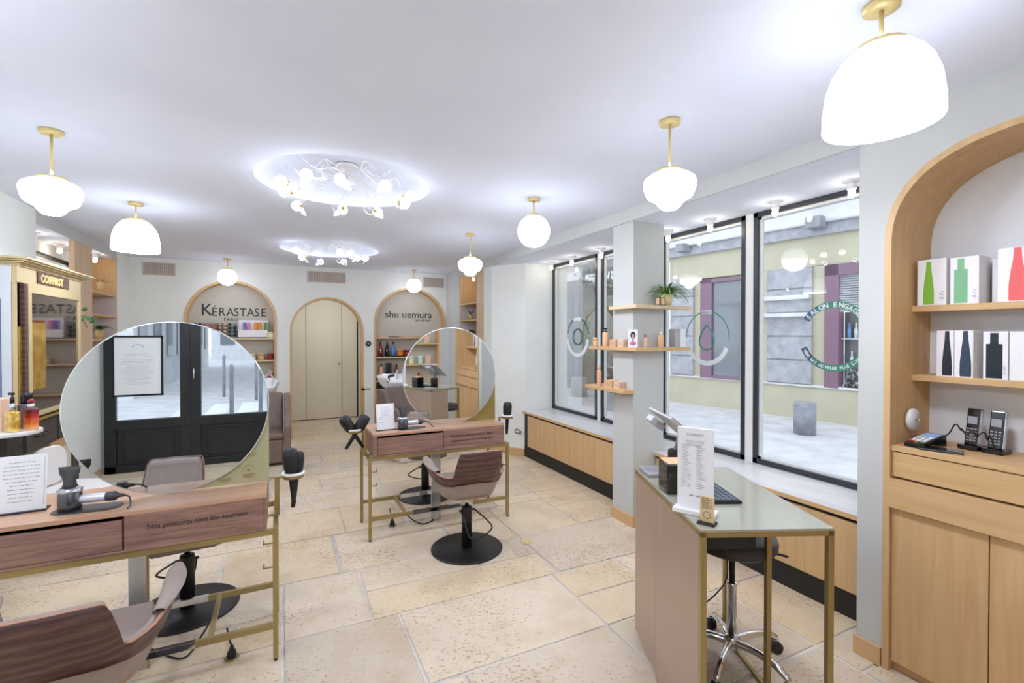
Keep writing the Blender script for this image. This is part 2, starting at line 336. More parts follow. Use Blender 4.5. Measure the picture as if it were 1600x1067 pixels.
# ---- floor: limestone slabs in courses along X, laid over grout
def slab_floor():
    mb = MB(); tones = []
    x0, x1, y0, y1 = -2.3, 3.3, -1.5, 9.2
    mb.add([(x0,y0,-.007),(x1,y0,-.007),(x1,y1,-.007),(x0,y1,-.007)], [(0,1,2,3)], 1); tones.append(.5)
    mb.bx(x0, x1, y0, y1, -.12, -.05, 1); tones += [.5]*6
    r = random.Random(12)
    ys = [1.97, 2.55, 3.14, 3.77]; pins = {1.97: [0.0, .56], 2.55: [0.0, .43, 1.57], 3.14: [-.35, .335, 1.13], 1.4: [-.02, .72, 1.5]}
    y = 3.77
    while y < y1: y += r.choice([.34,.42,.5,.58,.62]); ys.append(y)
    y = 1.97; ys.insert(0, 1.4); y = 1.4
    while y > y0: y -= r.choice([.42,.5,.58]); ys.insert(0, y)
    def slab(a, b, c, d):
        g = r.uniform(.005,.011) if (a+b)/2 > .9 or c > 3.6 else r.uniform(.007,.013)
        j = [r.uniform(-.003,.003) for _ in range(8)]; t = r.random()
        e = .004; top = [(a+g+j[0],c+g+j[1]),(b-g+j[2],c+g+j[3]),(b-g+j[4],d-g+j[5]),(a+g+j[6],d-g+j[7])]
        ins = [(a+g+e+j[0],c+g+e+j[1]),(b-g-e+j[2],c+g+e+j[3]),(b-g-e+j[4],d-g-e+j[5]),(a+g+e+j[6],d-g-e+j[7])]
        vs = [(p[0],p[1],-.007) for p in top]+[(p[0],p[1],-.002) for p in top]+[(p[0],p[1],0) for p in ins]
        fs = [(8,9,10,11)]+[(i,(i+1)%4,4+(i+1)%4,4+i) for i in range(4)]+[(4+i,4+(i+1)%4,8+(i+1)%4,8+i) for i in range(4)]
        mb.add(vs, fs, 0); tones.extend([t]*9)
    for ya, yb in zip(ys[:-1], ys[1:]):
        px = pins.get(round(ya,2), []); xs = list(px) or [r.uniform(-.2,.2)]
        x = max(xs)
        while x < x1: x += r.choice([.45,.55,.7,.82,.95]); xs.append(x)
        x = min(xs)
        while x > x0: x -= r.choice([.45,.55,.7,.82,.95]); xs.append(x)
        xs.sort()
        for a, b in zip(xs[:-1], xs[1:]):
            q = r.random()
            if q < .3 and yb-ya > .4:
                k = ya+(yb-ya)*r.choice([.32,.5,.66]); slab(a,b,ya,k)
                if r.random() < .5: slab(a,b,k,yb)
                else: m_ = a+(b-a)*r.uniform(.35,.65); slab(a,m_,k,yb); slab(m_,b,k,yb)
            else: slab(a,b,ya,yb)
    me = mb.mesh('floor', ['floor_stone','grout'])
    at = me.attributes.new('tone', 'FLOAT', 'FACE'); at.data.foreach_set('value', tones)
    o = bpy.data.objects.new('floor', me); C.objects.link(o); return struct(o)
def floor_mat():
    m = mat('limestone_slabs', (226,206,174), .42, spec=.4); n, l, b = nodes(m)
    tc = n.new('ShaderNodeTexCoord')
    a = n.new('ShaderNodeAttribute'); a.attribute_name = 'tone'
    r1 = ramp(n, [(0, (219,198,164)), (.35, (226,208,180)), (.7, (221,204,180)), (1, (210,194,172))])
    l.new(a.outputs['Fac'], r1.inputs[0])
    nz = n.new('ShaderNodeTexNoise'); nz.inputs['Scale'].default_value = 3.2; nz.inputs['Detail'].default_value = 7; nz.inputs['Roughness'].default_value = .65
    l.new(tc.outputs['Object'], nz.inputs['Vector'])
    r2 = ramp(n, [(.3, (214,190,158)), (.55, (255,255,255)), (.75, (240,232,222))])
    l.new(nz.outputs[0], r2.inputs[0])
    mx = n.new('ShaderNodeMix'); mx.data_type = 'RGBA'; mx.blend_type = 'MULTIPLY'; mx.inputs[0].default_value = .45
    l.new(r1.outputs[0], mx.inputs[6]); l.new(r2.outputs[0], mx.inputs[7])
    # worm-hole pitting
    vo = n.new('ShaderNodeTexNoise'); vo.inputs['Scale'].default_value = 42; vo.inputs['Detail'].default_value = 2.5; vo.inputs['Roughness'].default_value = .6
    mp = n.new('ShaderNodeMapping'); mp.inputs['Scale'].default_value = (1.0, 1.5, 1); mp.inputs['Rotation'].default_value = (0,0,.7)
    l.new(tc.outputs['Object'], mp.inputs[0]); l.new(mp.outputs[0], vo.inputs['Vector'])
    big = n.new('ShaderNodeTexNoise'); big.inputs['Scale'].default_value = 1.7; big.inputs['Detail'].default_value = 2; l.new(tc.outputs['Object'], big.inputs['Vector'])
    ad = n.new('ShaderNodeMath'); ad.operation = 'MULTIPLY_ADD'; ad.inputs[1].default_value = .38; l.new(big.outputs[0], ad.inputs[0]); l.new(vo.outputs[0], ad.inputs[2])
    r3 = ramp(n, [(.79, (255,255,255)), (.84, (178,146,112))]); l.new(ad.outputs[0], r3.inputs[0])
    m2 = n.new('ShaderNodeMix'); m2.data_type = 'RGBA'; m2.blend_type = 'MULTIPLY'; m2.inputs[0].default_value = .55
    l.new(mx.outputs[2], m2.inputs[6]); l.new(r3.outputs[0], m2.inputs[7]); l.new(m2.outputs[2], b.inputs['Base Color'])
    bp = n.new('ShaderNodeBump'); bp.inputs['Strength'].default_value = .25; bp.inputs['Distance'].default_value = .004
    iv = n.new('ShaderNodeMath'); iv.operation = 'SUBTRACT'; iv.inputs[0].default_value = 1; l.new(ad.outputs[0], iv.inputs[1]); l.new(iv.outputs[0], bp.inputs['Height']); l.new(bp.outputs[0], b.inputs['Normal'])
    return m
M['floor_stone'] = floor_mat(); M['grout'] = noisy(mat('grout', (208,198,190), .85), (192,182,176), (222,214,206), 4)
slab_floor()
# ---- ceiling with two round coffers
COF = [(.39, 3.30, .54), (.52, 5.92, .54)]
def make_ceiling():
    mb = MB(); x0, x1 = XL-.5, XR+.9
    y = YR-.1
    def sheet(a,b,c,d): mb.add([(a,c,H),(b,c,H),(b,d,H),(a,d,H)], [(0,3,2,1)], 0)
    for cx, cy, r in COF:
        q = r+.12; sheet(x0,x1,y,cy-q); sheet(x0,cx-q,cy-q,cy+q); sheet(cx+q,x1,cy-q,cy+q); y = cy+q
        n = 96; vs = []; fs = []
        for i in range(n):
            a = 2*PI*i/n; c, s_ = math.cos(a), math.sin(a); k = q/max(abs(c),abs(s_))
            vs += [(cx+r*c, cy+r*s_, H), (cx+k*c, cy+k*s_, H)]
        for i in range(n): j = (i+1)%n; fs.append((2*i, 2*i+1, 2*j+1, 2*j))
        mb.add(vs, fs, 0)
        dome = [(r,H),(r,H+.018),(r-.012,H+.03),(r-.02,H+.05),(r-.10,H+.085),(r-.25,H+.115),(.12,H+.128),(0.0001,H+.13)]
        mb.lathe(dome, (cx,cy,0), 96, 0, True, cap=False)
    sheet(x0,x1,y,YB+2)
    return struct(mb.build('ceiling', 'ceiling'))
make_ceiling()
# ---- arches
def arch_pts(c, zc, hw, rise, e=2.0, n=40):
    P = []
    for i in range(n+1):
        a = PI*i/n; co, si = math.cos(a), math.sin(a)
        P.append((c+hw*math.copysign(abs(co)**(2/e),co), zc+rise*abs(si)**(2/e)))
    return P
def wall_arches(name, axis, face, back, a0, a1, top, arches, m):
    """wall slab between planes face/back running a0..a1 along the other axis, with arched openings"""
    mb = MB()
    def box(p, q, z0, z1):
        if q-p < 1e-4: return
        if axis == 'Y': mb.bx(p, q, min(face,back), max(face,back), z0, z1)
        else: mb.bx(min(face,back), max(face,back), p, q, z0, z1)
    x = a0
    for (c, zc, hw, rise, e) in arches:
        box(x, c-hw, 0, top)
        P = arch_pts(c, zc, hw, rise, e)[::-1]
        for (p, z), (q, z2) in zip(P[:-1], P[1:]):
            if abs(q-p) < 1e-5: continue
            mb.prism([(p,z),(q,z2),(q,top),(p,top)], face, back, axis)
        x = c+hw
    box(x, a1, 0, top)
    return struct(mb.build(name, m))
def arch_lining(axis, c, zc, hw, rise, e, f0, f1, th, z0, m, parent=None, name='arch_lining'):
    mb = MB(); P = [(c+hw, z0)]+arch_pts(c,zc,hw,rise,e,48)+[(c-hw, z0)]; hi, ri = hw-th, rise-th
    Q = [(c+hi, z0)]+arch_pts(c,zc,hi,ri,e,48)+[(c-hi, z0)]
    vs = []; n = len(P)
    for p, q in zip(P, Q):
        for pt, f in ((p,f0),(q,f0),(q,f1),(p,f1)): vs.append((pt[0],f,pt[1]) if axis == 'Y' else (f,pt[0],pt[1]))
    fs = []
    for i in range(n-1):
        for k in range(4): fs.append((4*i+k, 4*i+(k+1)%4, 4*(i+1)+(k+1)%4, 4*(i+1)+k))
    fs += [(0,1,2,3), (4*(n-1)+3, 4*(n-1)+2, 4*(n-1)+1, 4*(n-1))]
    mb.add(vs, fs, 0, False)
    return mb.build(name, m, parent)
AK = (-.61, 1.695, .545, .545, 2.0); AD = (.617, 1.545, .51, .51, 2.0); AS = (1.857, 1.672, .575, .575, 2.0)
wall_arches('wall_back', 'Y', YB, YB+.22, XL-.1, XR+.1, H, [AK, AD, AS], 'wall_baked_light')
AR = (.66, 1.88, .52, .42, 2.5)
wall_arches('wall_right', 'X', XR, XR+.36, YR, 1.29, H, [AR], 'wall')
# linings of the two product niches and the door arch (door arch lining is fixed trim)
struct(arch_lining('Y', *AD, YB-.012, YB+.215, .03, .0, 'oak', name='trim_1'))
# niche bodies
def back_niche(name, A, shelves, label, short=None):
    t = thing(name, label, 'wall niche', (A[0], YB, 0))
    arch_lining('Y', 0, A[1], A[2], A[3], A[4], -.012, .16, .03, .0, 'oak', t)
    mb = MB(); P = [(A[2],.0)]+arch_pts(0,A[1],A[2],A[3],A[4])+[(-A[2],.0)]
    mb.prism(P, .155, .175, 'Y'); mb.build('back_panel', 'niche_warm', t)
    for z in shelves:
        MB().bx(-A[2]+.03, A[2]-.03, -.0, .155, z-.022, z).build('shelf', 'oak_pale', t, .003)
    return t
nk = back_niche('arched_niche', AK, [1.455, 1.147, .79], 'arched oak-lined wall niche under the black PARIS lettering')
ns = back_niche('arched_niche', AS, [1.46, 1.153, .79, .655], 'arched oak-lined wall niche right of the beige closet door')
# passage behind the door arch
struct(MB().bx(-.05,.1,YB+.22,9.16,0,2.3).build('wall_passage_left','wall_baked_light'))
struct(MB().bx(1.26,1.4,YB+.22,9.16,0,2.3).build('wall_passage_right','wall_baked_light'))
struct(MB().bx(-.05,1.4,YB+.22,9.2,2.3,2.4).build('ceiling_passage','wall_baked_light'))
d = MB(); d.bx(.1,1.26,9.05,9.1,0,2.3,1)
for a, b in ((.105,.378),(.384,.972),(.978,1.235)): d.bx(a,b,9.02,9.05,.012,2.29,0)
struct(d.build('door_1', ['door_paint','black'], bevel=.003))
struct(MB().lathe([(.012,0),(.012,.02),(.016,.025),(.016,.04),(0.001,.045)], (0,0,0), 14).build('door_knob','brass_bright', loc=(.93,9.02,.98)))
bpy.data.objects['door_knob'].rotation_euler = (R(90),0,0); bpy.data.objects['door_knob'].parent = bpy.data.objects['door_1']
# left wall
struct(MB().bx(XL-.35,XL,YR,5.01,0,H).build('wall_left','wall_baked_light'))
struct(MB().bx(XL-.35,XL,7.057,YB,0,H).build('wall_left_rear','wall_baked_light'))
struct(MB().bx(XL-.012,XL,5.01,7.057,SOF,H).build('trim_2','wall')); struct(MB().bx(XL-.6,XL-.012,5.01,7.057,SOF,H).build('trim_7','ceiling'))           # dropped soffit over the left bay
struct(MB().bx(XL-.6,XL-.02,5.01,7.057,-.0,.60).build('wall_left_low','wall_baked_light'))
# right wall
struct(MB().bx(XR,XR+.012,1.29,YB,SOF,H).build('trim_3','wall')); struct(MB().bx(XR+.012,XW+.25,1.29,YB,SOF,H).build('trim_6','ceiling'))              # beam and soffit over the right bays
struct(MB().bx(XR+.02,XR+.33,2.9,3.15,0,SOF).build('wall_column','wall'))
mb = MB(); mb.prism([(2.71,5.2),(XW+.2,5.2),(XW+.2,5.88),(XR,5.88),(XR,5.62)], 0, SOF, 'Z'); struct(mb.build('wall_right_rear','wall_baked_light'))
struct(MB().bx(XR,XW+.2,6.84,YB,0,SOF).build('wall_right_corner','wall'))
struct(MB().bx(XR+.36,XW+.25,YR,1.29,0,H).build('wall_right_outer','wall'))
# window bands
def window(name, y0, y1, x, z0, z1, side=1, white_left=False):
    """black steel framed glazing in plane X=x ; frame 45 mm"""
    t = MB(); f = .034
    for a, b, c, d_ in ((y0,y1,z0,z0+f),(y0,y1,z1-f,z1),(y0,y0+f,z0,z1),(y1-f,y1,z0,z1)): t.bx(x-.02,x+.03,a,b,c,d_,0)
    for a, b, c, d_ in ((y0+f,y1-f,z0+f,z0+f+.018),(y0+f,y1-f,z1-f-.018,z1-f),(y0+f,y0+f+.018,z0,z1),(y1-f-.018,y1-f,z0,z1)): t.bx(x+.0,x+.026,a,b,c,d_,1)
    o = struct(t.build(name, ['frame_black','frame_white']))
    g = MB(); g.add([(x+.012,y0+f,z0+f),(x+.012,y1-f,z0+f),(x+.012,y1-f,z1-f),(x+.012,y0+f,z1-f)], [(0,1,2,3)])
    g.build('window_glass', 'glass', o); return o
SILL = .565
W1 = window('window_1', 4.252, 5.2, XW, SILL+.003, SOF)
W2 = window('window_2', 3.30, 4.183, XW, SILL+.003, SOF)
W3 = window('window_3', 2.412, 3.275, XW, SILL+.003, SOF)
W4 = window('window_4', 1.20, 2.343, XW, SILL+.003, SOF)
struct(MB().bx(XW-.015,XW+.06,4.183,4.252,SILL,SOF).bx(XW-.015,XW+.06,2.343,2.412,SILL,SOF).bx(XW-.01,XW+.06,3.275,3.30,SILL,SOF).build('trim_4','frame_white'))
struct(MB().bx(XW+.0,XW+.2,1.2,5.2,-.2,SILL).build('wall_right_low','wall'))
# left bay window
W5 = window('window_5', 5.03, 5.78, XL-.36, .62, 2.28)
W6 = window('window_6', 5.86, 7.04, XL-.36, .62, 2.28)
struct(MB().bx(XL-.42,XL-.3,5.01,7.057,2.28,SOF).bx(XL-.42,XL-.3,5.78,5.86,.6,2.3).build('trim_5','wall'))
# baseboards
def base(name, pts, h=.085, th=.016):
    mb = MB()
    for (a, b) in pts:
        mb.bar((a[0],a[1],h/2),(b[0],b[1],h/2),th,h)
    return struct(mb.build(name, 'oak_y', bevel=.002))
base('baseboard_right', [((XR-.008,.0-1.3),(XR-.008,.135)),((XR-.008,1.185),(XR-.008,1.298))])
base('baseboard_column', [((XR+.012,2.885),(XR+.012,3.16)),((XR+.005,2.892),(XR+.25,2.892))])
base('baseboard_rear', [((2.70,5.2),(XR-.005,5.61)),((XR-.008,5.61),(XR-.008,5.88))])
base('baseboard_left', [((XL+.008,-1.2),(XL+.008,5.0))])
base('baseboard_back', [((XL,YB-.008),(-1.16,YB-.008)),((-.06,YB-.008),(.1,YB-.008)),((1.13,YB-.008),(1.275,YB-.008))])
# rear wall (behind the viewer; seen in the mirrors)
struct(MB().bx(XL-.35,XL+.03,YR-.15,YR,0,H).bx(-.06,XR+.3,YR-.15,YR,0,H).bx(XL,0,YR-.15,YR,2.36,H).build('wall_rear','wall'))
wall_arches('wall_rear_front', 'Y', -.25, -.45, .75, XR, H, [(1.72,1.66,.56,.5,2.0)], 'wall')
struct(MB().bx(.75,.8,YR,-.45,0,H).build('wall_rear_side','wall'))
def shop_door(x0, x1, y):
    t = MB(); p = .1
    t.bx(x0,x0+p,y-.03,y+.03,0,2.36); t.bx(x1-p,x1,y-.03,y+.03,0,2.36); t.bx(x0,x1,y-.03,y+.03,2.2,2.36); t.bx(x0,x1,y-.03,y+.03,0,.08); t.bx(x0,x1,y-.03,y+.035,.47,.57)
    t.bx(x0+p,x1-p,y-.02,y+.005,.08,.47)
    for a,b,c,d_ in ((x0+p+.05,x1-p-.05,.12,.14),(x0+p+.05,x1-p-.05,.42,.44),(x0+p+.05,x0+p+.07,.12,.44),(x1-p-.07,x1-p-.05,.12,.44)): t.bx(a,b,y+.004,y+.016,c,d_)
    return t, (x0+p, x1-p, y)
for nm, a, b in (('door_2',XL+.03,-.935),('door_3',-.935,-.06)):
    t, (p, q, y) = shop_door(a, b, YR+.02); o = struct(t.build(nm, 'frame_black_paint', bevel=.004))
    g = MB(); g.add([(p,y,.57),(q,y,.57),(q,y,2.2),(p,y,2.2)], [(0,1,2,3)]); g.build('door_glass','glass',o)
h = MB(); h.cyl((-.90,YR+.075,1.0),(-.90,YR+.075,1.12),.008); h.cyl((-.90,YR+.04,1.01),(-.90,YR+.075,1.01),.006); h.cyl((-.90,YR+.04,1.11),(-.90,YR+.075,1.11),.006); h.build('door_handle','chrome',bpy.data.objects['door_3'])
# ================================================================ OUTSIDE
struct(MB().bx(XW+.2,40,-30,40,-.12,-.05).bx(-30,XW+.3,-40,YR-.15,-.12,-.05).bx(-30,XL-.42,YR-.2,40,-.12,-.05).build('ground','street'))
def cross_road():
    mb = MB()
    for i in range(5): mb.bx(-1.9+i*.55,-1.55+i*.55,-7.2,-5.4,-.049,-.046)
    return tag(mb.build('crosswalk','white'), 'white zebra crossing stripes painted on the street, seen in the round mirror', 'crosswalk')
cross_road()
fac = thing('shop_building', 'pale yellow street building with mauve shopfront and stone pier, opposite the windows', 'building', (8.152,8.283,-.05), math.atan2(-.98650,.16374))
def fbx(name, m, L, bev=0, par=None):
    mb = MB()
    for a in L: mb.bx(*a)
    return mb.build(name, m, par or fac, bev)
# x = along street towards the viewer, y<0 = towards the salon
fbx('wall','render_yellow',[(0,.05,.0,.4,.6,3.32),(-.05,6.5,.0,.5,0,.62),(-.05,6.5,.0,.5,2.78,3.32),(.6,.77,0,.4,.6,2.8),(1.76,2.2,0,.4,.6,2.8),(3.0,3.2,0,.4,.6,2.8)])
fbx('ledge','stone_white',[(-.05,6.5,-.04,.02,.6,.64)],.008)
pier = MB()
for (a, b) in ((.0,.6),(2.2,3.0)):
    z = .64
    while z < 2.75: z2 = min(z+.44,2.78); pier.bx(a,b,-.06,.3,z+.012,z2-.012); pier.bx(a,b,-.04,.3,z2-.012,z2+.012); z = z2
pier.build('stone_pier','stone_grey',fac,.01)
fbx('awning_box','stone_white',[(2.1,2.98,-.2,0,1.88,1.95),(2.1,2.98,-.14,0,2.2,2.28)],.01)
fbx('fascia','stone_grey',[(-5,6.5,-.08,.5,3.32,3.52)],.01)
fbx('upper_wall','stone_white',[(-5,6.5,-.02,.5,3.52,8.5)])
fbx('cornice','stone_white',[(-5,6.5,-.16,0,3.52,3.60),(-5,6.5,-.12,0,4.5,4.62)],.02)
fbx('wall_lamp','concrete',[(.35,.55,-.35,-.1,3.38,3.56)],.01); fbx('wall_lamp','concrete',[(3.0,3.25,-.35,-.1,3.42,3.62)],.01)
rail = MB()
for i in range(28):
    x = -.2+i*.16; rail.tube([(x+.05*math.cos(t*PI/6), -.1, 4.18+.05*math.sin(t*PI/6)) for t in range(13)], .008, 6)
rail.bx(-.4,4.4,-.11,-.09,4.24,4.26); rail.bx(-.4,4.4,-.11,-.09,4.09,4.11); rail.build('balcony_railing','concrete',fac)
fr = fbx('shopfront_frame','purple',[(.77,1.04,-.05,.2,.62,2.74),(.77,1.76,-.05,.2,2.66,2.74),(1.04,1.76,-.05,.2,.62,.68),(3.2,3.42,-.05,.2,.62,2.78),(3.2,5,-.05,.2,2.58,2.78)],.006)
fbx('pane','shop_glass',[(1.04,1.76,.0,.02,.68,2.66)],par=fr); fbx('pane','shop_glass',[(3.42,5,.22,.24,.62,1.95)],par=fr)
sl = MB()
for i in range(16): sl.bx(3.42,5,-.01,.03,1.95+i*.04,1.98+i*.04)
sl.bx(3.42,5,.03,.05,1.95,2.58); sl.build('roller_shutter','stone_grey',fr)
pb = MB(); rr = random.Random(3)
for i in range(260): pb.rbx((3.44+rr.random()*1.0,.1+rr.random()*.08,.66+rr.random()*.3),(.05,.02,.012),rr.random()*3,rr.randint(0,1),0,rr.random()*3)
pb.build('pebble_display',['stone_white','shop_glass'],fac)
shb = MB()
shb.bx(3.42,5,.1,.2,1.47,1.49)
shb.build('display_shelf','stone_white',fac)
for i, x in enumerate((3.52,3.62,3.72,3.56,3.70)):
    z = 1.49 if i < 3 else 1.0
    b = MB().lathe([(.03,0),(.03,.14),(.012,.19),(.012,.27)],(x,.14,z),12); b.build('display_bottle','sky' if i == 0 else 'stone_white',fac)
# grey shuttered building further along, with the fence
f2 = thing('shuttered_building', 'grey building with slate shutter panels at the far end of the street window view', 'building', (8.152,8.283,-.05), math.atan2(-.98650,.16374))
mb = MB(); mb.bx(-9,-2.95,0,.4,.0,3.1)
for i in range(21): mb.bx(-8.9+i*.28,-8.66+i*.28,-.03,.0,.3,2.9)
mb.build('shutter_panel','slate',f2,.006)
MB().bx(-9,-2.95,-.1,.1,3.1,3.35).build('fascia','stone_white',f2)
fe = MB()
for i in range(19): fe.bx(-2.93+i*.15,-2.80+i*.15,-.02+.01*(i%2),.02,.12,3.0)
tag(fe.build('wooden_fence','fence',loc=(8.152,8.283,-.05),rz=math.atan2(-.9865,.16374)), 'dark weathered vertical board fence behind the climbing ivy', 'fence')
iv = MB(); rr = random.Random(5)
for i in range(900):
    s_ = -2.3+rr.gauss(0,.36)+.1; z = rr.uniform(1.1,3.5) if rr.random()<.75 else rr.uniform(.8,1.6); s_ += .2*math.sin(z*3)
    c = Vector((s_,-.12-rr.random()*.25,z)); r_ = rr.uniform(.03,.06); d1 = Vector((rr.uniform(-1,1),rr.uniform(-.6,.6),rr.uniform(-1,1))).normalized(); d2 = d1.cross(Vector((rr.uniform(-1,1),1,rr.uniform(-1,1)))).normalized()
    iv.add([c-d1*r_, c+d2*r_*.6-d1*r_*.2, c+d1*r_, c-d2*r_*.6-d1*r_*.2],[(0,1,2,3)])
vine = thing('climbing_ivy','green climbing ivy hanging on the dark board fence outside','plant',(8.152,8.283,-.05),math.atan2(-.9865,.16374))
iv.build('foliage','leaf_ivy',vine); st = MB()
for k in range(4): st.tube(spline([(-2.2+k*.2,-.08,.0),(-2.0+k*.1,-.1,1.2),(-2.2+k*.25,-.1,2.3),(-1.9+k*.1,-.1,3.2)]),.018,6)
st.build('stem','fence',vine)
def bollard(x, y, r, h, label, m='concrete'):
    b = MB().lathe([(r,0),(r,h-.01),(r-.01,h),(0.001,h)],(0,0,0),28).build('bollard',m,loc=(x,y,-.05)); return tag(b,label,'bollard')
bollard(7.34,4.64,.155,.50,'squat grey concrete bollard on the pavement before the mauve shopfront')
bollard(6.75,10.0,.2,.48,'squat pale concrete bollard far along the pavement beyond the farther window')
# things seen through the glazed door, in the mirror
for i, (x, y) in enumerate([(-.75,-3.9),(-.35,-4.6),(-.55,-7.6),(-.1,-7.9),(.2,-8.4),(-1.3,-8.6)]):
    b = MB().lathe([(.034,0),(.034,.95),(.04,.96),(.04,1.0),(.025,1.05),(0.001,1.07)],(0,0,0),14).build('street_post','concrete',loc=(x,y,-.05))
    tag(b, 'slim grey metal street post on the pavement, seen in the large round mirror', 'bollard', 'slim street posts reflected in the mirror')
for i, (x0,x1,y0,y1,hh,lab) in enumerate([(-9,-3.2,-22,-9,9,'pale stone apartment house left of the street, reflected in the mirror'),(1.2,8,-24,-6.5,9,'pale stone apartment house right of the street, reflected in the mirror'),(-4,2,-34,-30,10,'distant pale house closing the street, reflected in the mirror')]):
    hb = thing('apartment_house',lab,'building',((x0+x1)/2,(y0+y1)/2,-.05)); a, b_ = (x1-x0)/2, (y1-y0)/2
    MB().bx(-a,a,-b_,b_,0,hh).build('wall','stone_white',hb)
    wn = MB()
    for k in range(int((y1-y0)/1.6)):
        for z in (.9,3.6,6.2):
            yy = -b_+.6+k*1.6
            for sx in (-1,1): wn.bx(sx*(a+.02)-.02,sx*(a+.02)+.02,yy,yy+.8,z,z+1.7)
    for k in range(int((x1-x0)/1.6)):
        for z in (.9,3.6,6.2): xx = -a+.5+k*1.6; wn.bx(xx,xx+.8,b_-.0,b_+.04,z,z+1.7)
    wn.build('window','shop_glass',hb)
# ---- window decals
def ringseg(mb, yc, zc, r0, r1, a0, a1, x, m=0, n=28, th=.0012):
    vs = []; 
    for i in range(n+1):
        a = R(a0+(a1-a0)*i/n)
        for r in (r0, r1):
            for xx in (x-th, x): vs.append((xx, yc-r*math.sin(a), zc+r*math.cos(a)))
    fs = []
    for i in range(n):
        o = 4*i; fs += [(o,o+2,o+6,o+4),(o+1,o+5,o+7,o+3),(o,o+4,o+5,o+1),(o+2,o+3,o+7,o+6)]
    fs += [(0,1,3,2),(4*n,4*n+2,4*n+3,4*n+1)]
    mb.add(vs, fs, m)
def merge(obs, name, parent):
    b = bmesh.new()
    for o in obs:
        t = o.data.copy(); b.from_mesh(t); bpy.data.meshes.remove(t)
    me = bpy.data.meshes.new(name); b.to_mesh(me); b.free(); me.materials.append(obs[0].data.materials[0])
    for o in obs: d = o.data; bpy.data.objects.remove(o); bpy.data.meshes.remove(d)
    o = bpy.data.objects.new(name, me); C.objects.link(o); o.parent = parent; return o
def arctext(s, yc, zc, r, a0, a1, size, x, parent, m='decal_white', flip=False):
    obs = []; n = len(s)
    for i, ch in enumerate(s):
        if ch == ' ': continue
        a = R(a0+(a1-a0)*i/(n-1)); rad = Vector((0,-math.sin(a),math.cos(a)))   # angle measured clockwise as seen from inside
        tan = Vector((0,-math.cos(a),-math.sin(a)))
        xd, up = (tan, rad) if not flip else (-tan, -rad)
        p = Vector((x-.0018, yc, zc)) + rad*(r - (size*.36 if not flip else -size*.36)) - xd*size*.3
        obs.append(text('ch', ch, size, p, xd, up, m, depth=.0004, bold=.03))
    return merge(obs, 'lettering', parent)
XG = XW+.005
d4 = MB(); yc, zc = 1.797, 1.49
for a0, a1, k in ((-58,-40,0),(-40,-26,1),(-26,62,2),(112,200,2),(200,222,1),(222,248,0)): ringseg(d4, yc, zc, .180, .222, a0, a1, XG, k)
d4.build('decal',['decal_navy','decal_mid','decal_green'],W4)
arctext('SALON ENGAG\u00c9', yc, zc, .201, -50, 48, .042, XG, W4)
arctext('VERS UNE COIFFURE PLUS DURABLE', yc, zc, .201, 242, 120, .027, XG, W4, flip=True)
d3 = MB(); yc, zc = 2.785, 1.474
ringseg(d3, yc, zc, .212, .221, -90, -14, XG,0); ringseg(d3, yc, zc, .212, .221, 14, 95, XG,0); ringseg(d3, yc, zc, .188, .226, 112, 240, XG,1); ringseg(d3, yc, zc, .196, .228, -13, 13, XG,1)
P = []
for i in range(33):
    t = 2*PI*i/32; a = t; rr_ = .062*(1 if abs(math.sin(a/2))<2 else 1); yy = .062*math.sin(a)*(math.sin(a/2)); zz = .075*(-math.cos(a))*-1
    P.append((XG-.001, yc-.088*math.sin(a)*math.sin(a/2)*1.1, zc+.005+.102*math.cos(a)))
d3.tube(P, .0065, 6, 0); d3.build('decal',['decal_green','decal_white'],W3)
arctext('EAU', yc, zc, .212, -7, 7, .026, XG, W3, m='decal_navy')
d1 = MB(); yc, zc = 4.67, 1.473
ringseg(d1, yc, zc, .215, .226, -80, -22, XG,0); ringseg(d1, yc, zc, .215, .226, 22, 82, XG,0); ringseg(d1, yc, zc, .19, .235, 96, 264, XG,1); ringseg(d1, yc, zc, .195, .235, -22, 22, XG,1); ringseg(d1, yc, zc, .085, .10, 0, 360, XG,0)
d1.build('decal',['decal_navy','decal_white'],W1)
# ================================================================ LAMPS
def canopy_rod(t, ztop, zcap, capr, caph):
    MB().lathe([(.047,0),(.047,-.018),(.02,-.02),(.008,-.02)],(0,0,ztop),28).build('ceiling_canopy','brass_pale',t)
    MB().cyl((0,0,ztop-.018),(0,0,zcap+caph-.004),.0062,n=12).build('rod','brass_pale',t)
    MB().lathe([(.012,caph),(.02,caph-.002),(capr*.75,caph*.55),(capr,.012),(capr,0),(capr-.006,-.002)],(0,0,zcap),32,cap=False).build('cap','brass_pale',t)
def lamp_globe(label, x, y, r=.117, m='opal'):
    t = thing('globe_pendant',label,'ceiling lamp',(x,y,H),0,'opal ceiling pendants'); c = -.238
    canopy_rod(t, 0, c+r-.016, .058, .03)
    MB().sph((0,0,c),r,32,20).build('glass_shade',m,t); return t
def lamp_dome(label, x, y):
    t = thing('dome_pendant',label,'ceiling lamp',(x,y,H),0,'opal ceiling pendants'); canopy_rod(t, 0, -.135, .062, .032)
    pr = [(.058,-.135),(.08,-.142),(.105,-.168),(.125,-.20),(.14,-.245),(.147,-.30),(.149,-.355),(.146,-.362),(.142,-.358),(.09,-.366),(0.001,-.37)]
    MB().lathe(pr,(0,0,0),48,cap=False).build('glass_shade','opal_dome',t)
    MB().tube([(.1478*math.cos(2*PI*i/64),.1478*math.sin(2*PI*i/64),-.306) for i in range(65)],.0013,6).build('rim_line','opal_seam',t); return t
